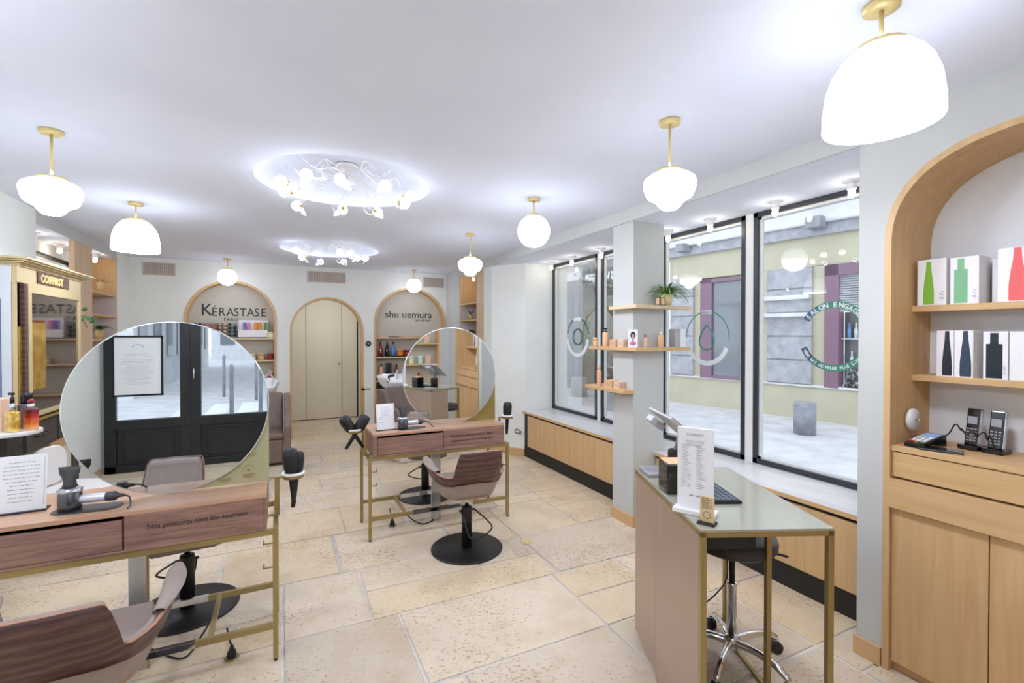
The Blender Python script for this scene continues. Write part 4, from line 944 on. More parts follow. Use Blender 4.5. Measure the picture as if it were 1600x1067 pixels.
# ================================================================ RIGHT NICHE CABINET
nc = thing('niche_cabinet','tall light oak arched cabinet with shelves, drawers and doors, at the right edge','cabinet',(XR,.66,0))
arch_lining('X', 0, AR[1], AR[2], AR[3], AR[4], -.012, .335, .026, 0, 'oak', nc)
mb = MB(); mb.prism([(AR[2],1.0)]+arch_pts(0,AR[1],AR[2],AR[3],AR[4])+[(-AR[2],1.0)], .33, .358, 'X'); mb.build('back_panel','niche_back',nc)
yi = .494
for z in (1.632,1.318): MB().bx(.165,.33,-yi,yi,z-.028,z).build('shelf','oak_y',nc,.002)
MB().bx(.0,.33,-yi,yi,.985,1.01).build('counter','oak_y',nc,.002)
MB().bx(.02,.33,-yi,yi,.04,.985).build('carcass','oak_dark',nc)  # carcass in a darker brown than the oak fronts
MB().bx(.03,.32,-yi,yi,.0,.04).build('plinth','oak_y',nc)
MB().bx(.005,.025,-yi+.002,yi-.002,.872,.981).build('drawer','oak_y',nc,.001)
MB().bx(-.016,.022,-yi-.0,yi+.012,.735,.862).build('drawer','oak_y',nc,.001)
for k in range(3): MB().bx(.004,.024,yi-.002-.3265*(k+1)+.004,yi-.002-.3265*k,.045,.728).build('door','oak',nc,.001)
text('wall_text','Mes produits',.082,(XR+.3285,1.053,1.972),(0,-1,0),(0,0,1),'ink',nc,.0008,sx=1.0)
def pbox(x, y, z, wy, dx, h, label, style, group='boxed hair products on the oak niche shelves'):
    """white carton: front faces the room (-x); wy along y, dx deep"""
    t = thing('product_box',label,'box',(x,y,z),0,group)
    MB().bx(0,dx,-wy/2,wy/2,0,h).build('carton',['box_white'],t,.0012)
    f = -.0006
    def sil(c, w_, h_, kind, m, x_=f):
        P = []
        if kind == 'bottle': K = [(0,.92),(.04,1),(.3,.98),(.55,.78),(.8,.5),(1,.42)]
        else: K = [(0,1),(.74,1),(.75,.98),(.76,.5),(1,.5)]
        for k,v in K: P.append((c+w_/2*v, .004+h_*k))
        for k,v in K[::-1]: P.append((c-w_/2*v, .004+h_*k))
        mb = MB(); mb.prism(P, x_, 0.0, 'X'); return mb.build('bottle_print',m,t)
    for (c,w_,h_,kind,m) in style: sil(c*wy,w_,h_*h,kind,m)
    pl = MB()
    for i in range(7): pl.bx(f,0,-wy*.42,-wy*.42+wy*.16*(.6+.4*(i%3)/2),.02+i*.006,.022+i*.006)
    pl.build('print','ink_grey',t); return t
X1 = XR+.172
pbox(X1,1.085,1.632,.105,.10,.205,'white carton with lime bottle print, first on the upper oak niche shelf',[(.10,.040,.93,'bottle','lime')])
pbox(X1,.972,1.632,.095,.10,.20,'white carton with square green bottle print, second on the upper niche shelf',[(.12,.045,.95,'square','green_print')])
pbox(X1+.07,.893,1.632,.03,.09,.185,'narrow white carton set back between the green and coral boxes',[])
pbox(X1,.815,1.632,.105,.10,.215,'white carton with coral bottle print, upper niche shelf at the picture edge',[(-.05,.052,.97,'bottle','coral')])
pbox(X1,1.035,1.318,.06,.09,.20,'white carton with navy bottle print, first on the lower oak niche shelf',[(-.12,.034,.97,'bottle','navy_dark')])
pbox(X1,.972,1.318,.062,.09,.20,'white carton with greyish navy bottle print, second on the lower oak niche shelf',[(-.1,.038,.97,'bottle','navy')])
pbox(X1,.872,1.318,.075,.09,.195,'white carton with square dark bottle print on the lower niche shelf',[(.05,.05,.95,'square','navy_dark')])
pbox(X1,.79,1.318,.082,.09,.195,'white carton at the picture edge of the lower niche shelf, pale blue print',[(-.35,.03,.9,'square','sky')])
for i,(yy,zz,m,k) in enumerate([(.66,1.632,'coral','bottle'),(.53,1.632,'lime','square'),(.66,1.318,'sky','square'),(.54,1.318,'navy','bottle')]):
    pbox(X1,yy,zz,.09,.09,.2,'white product carton with %s print, deeper right on the %s niche shelf'%({'coral':'coral','lime':'lime','sky':'pale blue','navy':'navy'}[m],'upper' if zz>1.5 else 'lower'),[(.0,.045,.93,k,m)])
# things on the counter
pt = thing('card_terminal','black card payment terminal with blue screen, leaning on the oak counter','card terminal',(2.545,1.075,1.01),R(-94))
tb = MB(); tb.add([(-.04,-.085,0),(.04,-.085,0),(.04,.085,0),(-.04,.085,0),(-.036,-.082,.022),(.036,-.082,.022),(.038,.085,.050),(-.038,.085,.050)],[(0,3,2,1),(4,5,6,7),(0,1,5,4),(1,2,6,5),(2,3,7,6),(3,0,4,7)]); tb.build('body','black_gloss',pt,.006,3)
sl_ = math.atan2(.028,.167)
MB().rbx((0,.04,.0440),(.056,.055,.002),rx=sl_).build('screen','screen',pt)
kb_ = MB()
for i in range(3):
    for j in range(4): kb_.rbx((-.02+i*.02,.004-j*.017,.0378-j*.00285),(.015,.012,.003),rx=sl_,m=0)
kb_.build('keys','white',pt)
for i, m_ in enumerate(('red','orange','green')): MB().rbx((-.02+i*.02,-.064,.0262),(.015,.011,.003),rx=sl_).build('function_key',m_,pt)
MB().tube(spline([(0,.085,.03),(.03,.11,.05),(.06,.10,.10),(.09,.08,.08)]+[(.10+.012*i,.06+.01*math.sin(i*2.2),.075+.016*math.cos(i*2.2)) for i in range(9)]+[(.21,.06,.02)],6),.003,6).build('coiled_cord','black',pt)
for (x,y,rz,lab) in [(2.665,.955,R(-100),'black cordless phone on its cradle, left of the pair on the oak counter'),(2.665,.880,R(-96),'black cordless phone on its cradle, right of the pair on the oak counter')]:
    ph = thing('cordless_phone',lab,'telephone',(x,y,1.01),rz-R(0))
    # local: front faces -y
    cr = MB(); cr.prism(rrect(-.036,.036,-.05,.03,.012),0,.02,'Z'); cr.build('cradle','black_gloss',ph,.003)
    hs = MB().rbx((0,.0,.095),(.048,.022,.158),rx=R(-9)); hs.build('handset','black_gloss',ph,.005,3)
    MB().rbx((.0245,.0,.095),(.002,.018,.15),rx=R(-9)).build('silver_edge','steel',ph)
    MB().rbx((0,-.0085,.125),(.034,.003,.032),rx=R(-9)).build('screen','grey',ph,.001)
    kk = MB()
    for i in range(3):
        for j in range(5): z = .088-j*.012; kk.rbx((-.013+i*.013,-.0118-(.095-z)*.158,z),(.009,.002,.006),rx=R(-9))
    kk.build('keys','grey',ph)
sm = thing('smartphone','dark phone lying flat at the front of the oak counter','smartphone',(2.495,1.0,1.01),R(20)); MB().bx(-.035,.035,-.07,.07,0,.009).build('case','dark_grey',sm,.003); MB().bx(-.032,.032,-.066,.066,.009,.0102).build('screen','black_gloss',sm)
dc = thing('wall_disc','white round disc fixed to the inside of the oak niche above the terminal','wall device',(2.585,1.150,1.115)); MB().lathe([(.048,-.004),(.05,-.012),(.046,-.02),(0.001,-.022)],(0,0,0),36,axis='Y').build('disc','white',dc); MB().cyl((0,-.022,0),(0,-.04,-.002),.003).build('plug_tip','brass_bright',dc)
# ================================================================ COLUMN SHELVES
def col_shelf(name, poly, z, label):
    mb = MB(); mb.prism(poly, z-.028, z, 'Z'); return tag(mb.build(name,'oak_pale' if z > 1.6 else 'oak_y',bevel=.003), label, 'shelf')
z1, z2, z3 = 1.73, 1.402, 1.072
def cshape(x0, x1, y0, y1, r=.02): return rrect(x0, x1, y0, y1, r, 4)
cx0, cx1, cy0, cy1 = XR+.02, XR+.33, 2.9, 3.15
def ring(x0, x1, y0, y1):  # wraps the near corner of the column
    return [(x0,y0),(x1,y0),(x1,cy0),(cx0,cy0),(cx0,y1),(x0,y1)]
col_shelf('wall_shelf', ring(2.40,2.98,2.80,3.13), z1, 'top oak shelf wrapped around the white column, under the spider plant')
col_shelf('wall_shelf', [(2.40,2.80),(2.96,2.80),(2.96,2.9),(cx0,2.9),(cx0,3.15),(2.62,3.15),(2.62,3.41),(2.40,3.41)], z2, 'middle and longest oak shelf wrapped around the white column')
col_shelf('wall_shelf', [(2.35,2.94),(2.36,2.90),(2.39,2.885),(cx0,2.885),(cx0,3.15),(2.6,3.15),(2.6,3.41),(2.36,3.41)], z3, 'lowest and shortest oak shelf on the white column')
def plant(loc, label, n, L, m, potm, pr=.05, phh=.085, name='potted_plant', droop=1.0, wd=.008, seed=1, cat='plant', ymax=9):
    t = thing(name,label,cat,loc); rr = random.Random(seed)
    MB().lathe([(pr*.72,0),(pr,phh),(pr*.93,phh),(pr*.88,phh-.012)],(0,0,0),28).build('pot',potm,t)
    MB().lathe([(pr*.9,phh-.014),(.001,phh-.01)],(0,0,0),20,cap=False).build('soil','soil',t)
    lf = MB()
    for i in range(n):
        a = rr.uniform(0,2*PI); l = L*rr.uniform(.6,1.15); e = rr.uniform(.35,1.25); d = Vector((math.cos(a),math.sin(a),0)); s_ = Vector((-d.y,d.x,0)); o = d*rr.uniform(0,pr*.4)+Vector((0,0,phh-.01)); w_ = wd*rr.uniform(.8,1.2)
        def fn(u, v, d=d, s_=s_, o=o, l=l, e=e, w_=w_):
            up = l*(math.sin(e)*v - droop*.62*v*v*v*1.2); out = l*(math.cos(e)*v + .35*v*v); ww = w_*(1-v)**.6*(.5+min(v*4,.5))
            q = o+d*out+Vector((0,0,up))+s_*ww*(u-.5)*2+Vector((0,0,abs(u-.5)*ww*.8))
            if q.y > ymax: q.x += (q.y-ymax)*.6; q.y = ymax-.02*v
            return q
        lf.grid(fn,2,9)
    lf.build('leaves',m,t); return t
M['soil'] = mat('potting_soil',(70,52,40),.9)
plant((2.75,2.845,z1),'green spider plant in a cream pot on the top column shelf',90,.21,'leaf','pot',.05,.088,'spider_plant',.95,.008,3,'plant',.05)
for i,(x,y,r_,m_,lab) in enumerate([(2.655,2.845,R(-50),'black_metal','small dark framed card, left on the top column shelf'),(2.69,2.825,R(-40),'dark_grey','small dark framed card beside the spider plant pot')]):
    t = thing('framed_card',lab,'picture',(x,y,z1),r_); MB().rbx((0,0,.032),(.036,.006,.064),rx=R(-12),m=0).build('frame',m_,t); MB().rbx((0,-.0036,.033),(.028,.002,.052),rx=R(-12)).build('card','tan',t)
def bottle(loc, r, h, m, cap, label, kind='cap', cat='bottle', name='bottle', group=None, rz=0, n=20, lab=None, sq=False):
    t = thing(name,label,cat,loc,rz,group)
    if sq: MB().prism(rrect(-r,r,-r*.6,r*.6,r*.25,4),0,h*.74,'Z').build('body',m,t,.002)
    elif kind == 'jar': MB().lathe([(r*.93,0),(r,.004),(r,h*.62),(r*.92,h*.66)],(0,0,0),n).build('body',m,t)
    elif kind == 'tall': MB().lathe([(r*.9,0),(r,.005),(r,h*.66),(r*.35,h*.84),(r*.3,h*.88)],(0,0,0),n).build('body',m,t)
    elif kind == 'cone': MB().lathe([(r*.8,0),(r,.01),(r,h*.3),(r*.55,h*.72),(r*.28,h*.86)],(0,0,0),n).build('body',m,t)
    else: MB().lathe([(r*.95,0),(r,.004),(r,h*.72),(r*.75,h*.76),(r*.4,h*.78)],(0,0,0),n).build('body',m,t)
    if kind == 'pump' or kind == 'sprayer':
        c = MB(); c.lathe([(r*.42,h*.76),(r*.42,h*.84),(r*.12,h*.86),(r*.12,h*.94)],(0,0,0),n); c.bx(-r*.75,r*.2,-r*.14,r*.14,h*.93,h) if kind == 'pump' else c.bar((-r*.9,0,h*.95),(r*.5,0,h*.97),r*.5,h*.08); c.build('pump',cap,t)
    elif kind == 'jar': MB().lathe([(r*1.02,h*.66),(r*1.02,h),(r*.95,h)],(0,0,0),n).build('lid',cap,t)
    elif kind in ('tall','cone'): MB().lathe([(r*.36,h*.84),(r*.30,h),(.001,h)],(0,0,0),n).build('cap',cap,t)
    else: MB().lathe([(r*.5,h*.76),(r*.5,h),(r*.45,h)],(0,0,0),n).build('cap',cap,t)
    if lab: MB().lathe([(r*1.01,h*.15),(r*1.01,h*.55)],(0,0,0),n,cap=False).build('paper_label',lab,t)
    return t
def carton(loc, wx, wy, h, m, label, rz=0, group=None, pm='ink_grey', face='x'):
    t = thing('product_carton',label,'box',loc,rz,group); MB().bx(-wx/2,wx/2,-wy/2,wy/2,0,h).build('carton',m,t,.001)
    p = MB()
    for i in range(3): p.bx(-wx*.3,wx*.3-.1*wx*i,-wy/2-.0006,-wy/2,h*.55-i*.008,h*.55-i*.008+.003); p.bx(-wx/2-.0006,-wx/2,-wy*.3,wy*.3-.1*wy*i,h*.55-i*.008,h*.55-i*.008+.003)
    p.build('print',pm,t); return t
G = 'tan hair products on the column shelves'
bottle((2.43,3.21,z2),.026,.155,'tan','black','tan spray bottle with black trigger head at the left of the middle column shelf','sprayer',group=G)
bottle((2.415,3.33,z2),.022,.075,'tan','tan','low tan jar at the far left end of the middle column shelf','jar','jar','jar',G)
carton((2.43,3.08,z2),.06,.075,.062,'tan','squat tan carton beside the spray bottle on the middle column shelf',0,G)
carton((2.43,2.985,z2),.06,.07,.062,'tan2','squat pinkish carton left of the portrait card on the middle column shelf',0,G)
po = thing('portrait_card','white card with a woman\u2019s dark-haired portrait, at the corner of the middle column shelf','picture card',(2.435,2.875,z2),R(-36)); MB().bx(-.036,.036,-.008,.008,0,.14).build('card','paper',po,.001)
pp = MB(); f = -.0088
def disc(cx, cz, rx, rz_, m, y=f): pp.prism([(cx+rx*math.cos(2*PI*i/20),cz+rz_*math.sin(2*PI*i/20)) for i in range(20)],y,-.008,'Y',m)
disc(0,.095,.02,.027,0); disc(0,.062,.008,.016,1,f-.0002); disc(0,.088,.011,.016,1,f-.0004); disc(0,.03,.024,.016,2); pp.build('portrait_print',['black','skin','pink'],po)
bottle((2.535,2.85,z2),.016,.10,'tan2','clear_plastic','slim pinkish bottle with clear cap right of the portrait card','cap',group=G)
bottle((2.695,2.85,z2),.023,.125,'tan','box_white','tan tube with white cap standing alone on the right part of the middle column shelf','cap',group=G)
t = thing('display_block','white and grey block at the right end of the middle column shelf','box',(2.87,2.85,z2),R(-10)); MB().bx(-.05,.0,-.04,.04,0,.145).build('grey_half','grey_card',t,.001); MB().bx(.0,.045,-.04,.04,0,.145).build('white_half','box_white',t,.001)
bottle((2.41,3.27,z3),.02,.17,'tan','tan','tall tan carton-like bottle on the lowest column shelf','cap',group=G)
carton((2.42,3.12,z3),.075,.10,.058,'tan','tan carton lying on the lowest column shelf, left one',0,G)
carton((2.42,3.02,z3),.06,.07,.054,'tan2','pinkish tan carton lying on the lowest column shelf, right one',0,G)
# ================================================================ WINDOW BENCHES
def bench(y0, y1, splits, label, xf=2.68):
    t = thing('window_bench',label,'bench cabinet',(xf,(y0+y1)/2,0)); a = (y1-y0)/2; d = XW-xf
    MB().bx(.02,d-.02,-a,a,.0,.135).build('plinth','black',t)
    MB().bx(.022,d-.02,-a,a,.135,.53).build('carcass','black',t)
    MB().bx(-.012,.06,-a,a,.537,SILL-.002).build('oak_nosing','oak_y',t,.002)
    MB().bx(.06,d-.0,-a,a,.537,SILL).build('marble_top','marble',t,.002)
    MB().bx(-.010,.06,-a,a,SILL-.002,SILL).build('marble_lip','marble',t)
    for p, q in zip(splits[:-1],splits[1:]): MB().bx(.0,.02,p-(y0+y1)/2+.003,q-(y0+y1)/2-.003,.145,.515).build('door','oak',t,.0015)
    return t
bench(2.905,5.195,[3.0,3.72,5.08],'oak window bench with marble top under the farther window, left of the column')
bench(1.295,2.895,[1.32,2.06,2.885],'oak window bench with marble top under the nearer window, behind the reception desk')

ck = MB().tube(spline([(2.66,5.205,.30),(2.62,5.25,.33),(2.60,5.26,.30),(2.62,5.25,.28),(2.66,5.21,.29)],6),.006,8); tag(ck.build('cable_plug','black'),'black plug and cable by the far end of the farther window bench','plug')
# ================================================================ BACK WALL: signs, vents, products
sg = thing('wall_sign','large black wall lettering over PARIS in the left arched niche','wall sign',(-.99,YB+.152,1.765))
for s_, sz, x, ch in [('K',.235,0,0)]+[(c,.18,x,0) for c, x in zip('\u00c9RASTASE',(.115,.205,.30,.395,.475,.555,.65,.725))][:0]: text('letter','K',.235,(0,0,0),(1,0,0),(0,0,1),'ink',sg,.001,sx=.9)
x = .125
for ch, w_ in zip('\u00c9RASTASE',(.082,.094,.088,.072,.088,.092,.080,.08)):
    text('letter',ch,.165,(x,0,-.004),(1,0,0),(0,0,1),'ink',sg,.001,sx=.86); x += w_
text('letter','PARIS',.055,(.27,0,-.068),(1,0,0),(0,0,1),'ink',sg,.001,sp=1.35)
s2 = thing('wall_sign','thin black two-line wall lettering in the right arched niche','wall sign',(1.475,YB+.152,1.775))
text('letter','shu uemura',.155,(0,0,0),(1,0,0),(0,0,1),'ink',s2,.001,sx=1.05)
text('letter','art of hair',.062,(.49,0,-.058),(1,0,0),(0,0,1),'ink',s2,.001,sx=1.05)
for x0, x1, lab in ((-1.585,-1.246,'left'),(.344,.868,'middle'),(2.06,2.40,'right')):
    t = thing('air_vent','%s one of the three slatted air vents high on the back wall'%lab,'vent',((x0+x1)/2,YB,2.35),0); a = (x1-x0)/2
    MB().bx(-a,a,-.004,.0,-.08,.08).build('backing','vent_dark',t)
    MB().bx(-a,a,-.010,-.003,.07,.08).bx(-a,a,-.010,-.003,-.08,-.07).bx(-a,-a+.01,-.010,-.003,-.08,.08).bx(a-.01,a,-.010,-.003,-.08,.08).build('frame','vent',t)
    m_ = MB()
    for i in range(9): m_.bx(-a+.01,a-.01,-.009,-.004,-.066+i*.0155,-.058+i*.0155)
    k = int((x1-x0)/.022)
    for i in range(k): xx = -a+.012+i*.022; m_.bx(xx,xx+.009,-.008,-.004,-.07,.07)
    m_.build('slats','vent',t)
th = thing('thermostat','round black thermostat on the wall between closet door and right niche','thermostat',(1.195,YB,1.362)); MB().lathe([(.042,0),(.042,-.014),(.036,-.018),(0.001,-.018)],(0,0,0),32,axis='Y').build('dial','black_gloss',th); MB().lathe([(.016,-.018),(.016,-.020),(0.001,-.020)],(0,0,0),20,axis='Y').build('display','grey',th)
# left niche goods
zk1, zk2, zk3 = 1.455, 1.147, .79; yk = YB+.08
rk = thing('shade_display','clear rack of coloured sample dots on the top shelf of the left niche','display rack',(-.83,YB+.10,zk1)); MB().bx(-.25,.27,.02,.025,0,.21).build('panel','clear_plastic',rk)
cols = ['black','black','dot_red','dot_red','dot_red','tan','tan','black','black']
for j in range(4):
    for i in range(9):
        if j == 0 and i == 8: continue
        m_ = cols[i]; o = MB().lathe([(.016,0),(.018,-.006),(.012,-.014),(0.001,-.016)],(0,0,0),12,axis='Y').build('sample_dot',m_,rk); o.location = (-.22+i*.058,.02,.188-j*.05)
bx_ = thing('tube_display','white display box holding six coloured tubes on the top shelf of the left niche','display box',(-.345,YB+.085,zk1)); MB().bx(-.2,.17,-.03,.04,0,.012).bx(-.2,.17,.034,.04,0,.25).bx(-.2,-.195,-.03,.04,0,.25).bx(.165,.17,-.03,.04,0,.25).bx(-.2,.17,-.03,-.026,.0,.11).build('case','box_white',bx_)
for i,(x_,m_) in enumerate(zip((-.12,-.072,.015,.062,.105,.145),('violet','pink','orange','orange','tan','green'))): MB().bx(x_-.017,x_+.017,.0,.02,.02,.22).build('colour_tube',m_,bx_)
bottle((-.135,YB+.05,zk1),.052,.085,'cream','cream','oval cream pot at the right end of the top shelf of the left niche','jar','jar','jar')
for x_, m_, lab in ((-.26,'tan','peach jar left of the crimson jar in the left niche'),(-.145,'crimson','crimson jar at the right end of the middle shelf in the left niche'),(-.37,'cream','cream jar on the middle shelf of the left niche, left of the peach jar')):
    bottle((x_,yk,zk2),.042,.085,m_,m_,lab,'jar','jar','jar')
bottle((-.14,yk,zk3),.04,.2,'red','white','red pump bottle with white head in the left niche','pump')
# right niche goods
z1s, z2s, z3s, z4s = 1.46, 1.153, .79, .655
for i, (x_,m_) in enumerate(((1.42,'tan'),(1.60,'black'),(1.78,'tan'),(1.98,'tan'))):
    o = MB().rbx((0,0,.008),(.14,.09,.012),rz=.2*i).build('hair_swatch',m_,loc=(x_,YB+.07,z1s)); tag(o, ['tan hair swatch lying at the left of the top shelf in the right niche','black hair swatch lying on the top shelf in the right niche','tan hair swatch lying at the middle of the top shelf in the right niche','tan hair swatch lying at the right of the top shelf in the right niche'][i],'hair swatch')
tag(MB().bx(-.26,.26,-.05,.05,0,.015).build('black_tray','black',loc=(1.59,YB+.08,z2s)),'flat black tray under the bottles on the second shelf of the right niche','tray')
for x_, m_, c_ in ((1.395,'crimson','black'),(1.495,'black_gloss','black'),(1.592,'blue','black')):
    bottle((x_,YB+.08,z2s+.015),.036,.22,m_,c_,'%s tapered bottle with black cap in the right niche, second shelf'%{'crimson':'crimson','black_gloss':'black','blue':'blue'}[m_],'cone')
bottle((1.70,YB+.08,z2s+.015),.05,.09,'orange','orange','orange jar on the second shelf of the right niche','jar','jar','jar'); bottle((1.82,YB+.08,z2s+.015),.05,.09,'red','crimson','red jar on the second shelf of the right niche','jar','jar','jar')
bottle((1.645,YB+.08,.79),.04,.25,'red','black','tall red bottle with black cap on the third shelf of the right niche','cone')
bottle((1.40,YB+.05,z4s+.17),.04,.215,'tan','black','gold and tan bottle with black top on the patterned box in the right niche','cone')
carton((1.40,YB+.06,z4s),.14,.09,.17,'navy_dark','low black patterned box in the left corner of the right niche',0,None,'cream'); carton((1.515,YB+.06,z4s),.075,.075,.40,'navy_dark','tall black patterned box in the right niche, beside the low box',0,None,'cream')
# ================================================================ BACKWASH UNITS
def backwash(loc, rz, label):
    t = thing('backwash_chair',label,'backwash chair',loc,rz)     # front faces -y
    MB().bx(-.24,.24,-.22,.45,.0,.13).build('base','cream_base',t,.02)
    MB().bx(-.235,.235,-.28,.25,.165,.42).build('seat_block','taupe_dark',t,.025,3)
    MB().bx(-.235,.235,-.30,.15,.42,.475).build('seat_cushion','taupe_dark',t,.02,3)
    b = MB(); b.rbx((0,.20,.64),(.47,.11,.42),rx=R(-16)); b.build('backrest','taupe_dark',t,.03,3)
    for s_ in (-1,1):
        P = [(-.30,.15),(-.31,.55),(-.22,.62),(.0,.66),(.12,.82),(.27,.84),(.36,.60),(.36,.15)]
        a = MB(); a.prism(P, s_*.24 if s_ > 0 else -.305, .305 if s_ > 0 else -.24, 'X'); a.build('side_panel','taupe_dark',t,.015,3)
    bs = MB(); bs.grid(lambda u,v: (math.cos(2*PI*u)*(.05+.16*v**.6), .47+math.sin(2*PI*u)*(.05+.20*v**.6), .80+.17*v**1.6+.03*math.sin(2*PI*u)*v*0-(.06*v if math.sin(2*PI*u)<-.7 else 0)),40,10); o = bs.build('basin','ceramic',t); o.modifiers.new('S','SOLIDIFY').thickness = .014
    MB().lathe([(.09,.13),(.09,.60),(.07,.81)],(0,.47,0),28).build('pedestal','ceramic',t)
    MB().tube(spline([(.12,.62,.90),(.12,.60,1.0),(.08,.52,1.03),(.03,.46,1.0)],6),.012,10).build('tap','chrome',t)
    MB().tube(spline([(-.14,.32,.90),(-.13,.33,.97),(-.07,.30,.99)],6),.016,10).build('neck_rest','black',t)
    return t
M['cream_base'] = mat('cream_base',(214,204,188),.5)
backwash((-.22,5.75,0),R(0),'brown leather backwash chair with white basin, left one beside the closet door')
backwash((1.42,5.75,0),R(14),'brown leather backwash chair with white basin, right one half hidden by the farther mirror')
# ================================================================ BOOKCASES
def bookcase(loc, side, yA, yB_, yC, label):
    """side=+1: open face looks to +x (left wall); local x depth grows away from the room"""
    t = thing('bookcase',label,'bookcase',loc); D = .30*side
    def b(y0,y1,z0,z1,nm,m,x0=0,x1=1,bev=.002):
        return MB().bx(-D*x0,-D*x1,y0,y1,z0,z1).build(nm,m,t,bev)
    b(yA,yB_-.004,.60,SOF,'oak_panel','oak_grey',0,.15)
    b(yC-.026,yC-.022,.63,1.94,'lining_panel','lilac_panel',.02,1,0)
    b(yC-.022,yC,.60,SOF,'end_panel','oak',0,1)
    b(yB_,yC-.022,1.94,1.965,'shelf','oak_y'); b(yB_,yC-.022,1.70,1.72,'shelf','oak_y'); b(yB_,yC-.022,1.435,1.455,'shelf','oak_y'); b(yB_,yC-.022,1.10,1.12,'shelf','oak_y'); b(yB_,yC-.022,.60,.63,'shelf','oak_y')
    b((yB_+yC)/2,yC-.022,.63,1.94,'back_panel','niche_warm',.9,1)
    b((yB_+yC)/2,yC-.022,1.965,SOF,'inner_panel','oak',.9,1)
    return t
bookcase((XL-.003,0,0),1,5.80,6.256,7.052,'oak bookcase in the left wall recess, with a plant on its shelf')
bookcase((XR+.003,0,0),-1,5.885,6.157,6.835,'oak bookcase in the right wall recess, above the farther mirror')
struct(MB().bx(XR+.31,XR+.40,5.88,6.84,0,SOF).build('wall_right_recess','wall')); struct(MB().bx(XR,XR+.31,5.88,6.84,0,.60).build('wall_right_recess_low','wall'))
plant((XL-.07,6.70,1.455),'grassy green plant in a tan pot on the left bookcase shelf',34,.13,'leaf_dark','pot_wood',.045,.105,'potted_plant',.8,.009,5)
plant((XR+.065,6.54,1.72),'small upright succulent in a tan pot, upper plant of the right bookcase',9,.09,'leaf_dark','pot_wood',.04,.08,'potted_plant',.1,.012,6)
plant((XR+.065,6.54,1.455),'bushy dark green plant in a tan pot, lower plant of the right bookcase',30,.10,'leaf_dark','pot_wood',.04,.09,'potted_plant',1.3,.016,9)
plant((XL-.07,6.75,1.965),'empty-looking dried plant in a tan pot at the top of the left bookcase',6,.12,'fence_leaf','pot_wood',.04,.12,'potted_plant',.2,.01,11)
# ================================================================ LEFT GLAZED CABINET
ca = thing('display_cabinet','tall cream antique cabinet with glazed door and gilt sign, against the left wall','cabinet',(-1.46,3.96,0))
LY = 1.02   # along y 0..LY ; x from -.278 (wall) to 0 (face)
def cb_(nm, m, L, bev=.002, par=ca):
    mb = MB()
    for a in L: mb.bx(*a)
    return mb.build(nm, m, par, bev)
cb_('body','black',[(-.27,-.03,.02,LY-.02,.95,1.83)])
cb_('frieze','gilt',[(-.278,.0,0,LY,1.825,1.935)])
co = MB()
for k,(o_,z0,z1) in enumerate(((.010,1.925,1.935),(.022,1.935,1.943),(.040,1.943,1.953),(.062,1.953,1.962),(.075,1.962,1.975))): co.bx(-.278,o_,-o_,LY+o_,z0,z1)
co.build('cornice','gilt',ca,.003)
cb_('stile','gilt',[(-.03,-.008,0,.012,.95,1.825),(-.03,0,LY-.025,LY,.95,1.825)])
dr = cb_('door_frame','gilt',[(-.02,.008,.115,.16,.96,1.825),(-.02,.008,LY-.07,LY-.026,.96,1.825),(-.02,.008,.16,LY-.07,1.77,1.825),(-.02,.008,.16,LY-.07,.96,.99)])
cb_('smoked_pane','mirror_smoke',[(-.012,-.002,.16,LY-.07,.99,1.77)],0,dr)
cb_('gold_pane','mirror_gold',[(-.002,.003,.162,.37,1.14,1.58)],0,dr)
cb_('dark_post','walnut_chair',[(-.02,.006,.065,.105,.95,1.825)])
cb_('gold_strip','mirror_gold',[(-.015,-.006,.016,.062,1.05,1.55)],0)
sgn = cb_('sign_plate','walnut_chair',[(.0,.008,.25,.76,1.842,1.92)])
text('sign_lettering','COIFFIRST',.072,(.0085,.285,1.856),(0,1,0),(0,0,1),'gilt_letter',sgn,.0015,sx=1.08,bold=.03)
cb_('side_mirror_frame','chrome_white',[(-.278,-.03,-.006,.0,.95,1.93)])
cb_('side_mirror','mirror_blue',[(-.20,-.075,-.009,-.005,1.0,1.72)],.004)
dw = cb_('drawer_case','dark_oak',[(-.27,.0,.02,LY-.02,.74,.93)]); cb_('drawer','dark_oak',[(.0,.016,.05,LY/2-.01,.755,.92),(.0,.016,LY/2+.01,LY-.05,.755,.92)],.002,dw)
cb_('brass_edge','brass_bright',[(-.27,.02,.0,LY,.93,.95)])
hd = MB(); hd.cyl((.035,.14,.84),(.035,.34,.84),.006); hd.cyl((.016,.15,.84),(.035,.15,.84),.004); hd.cyl((.016,.33,.84),(.035,.33,.84),.004); hd.build('handle','black_metal',dw)
cb_('lower_frame','oak',[(-.26,-.02,.50,LY-.03,.03,.12),(-.26,-.02,.50,LY-.03,.66,.74),(-.26,-.02,.50,.53,.12,.66)]); cb_('lower_panel','cream_base',[(-.25,-.03,.53,LY-.13,.12,.66)],0); cb_('lower_post','dark_oak',[(-.26,-.015,LY-.13,LY-.03,.12,.66)])
lg = MB()
for y_ in (.05,LY-.05):
    for x_ in (-.25,-.02): lg.cyl((x_,y_,0),(x_,y_,.74),.012)
lg.build('leg','black_metal',ca)
trl = thing('trailing_plant','dark green trailing leaves at the far edge of the glazed cabinet','plant',(-1.46,5.02,1.70)); tl = MB(); rr = random.Random(2)
tl.tube(spline([(-.05,-.02,.05),(-.03,.0,.0),(.0,.01,-.08),(.02,.02,-.14)],5),.003,5)
tl.build('stem','leaf_dark',trl); tl = MB()
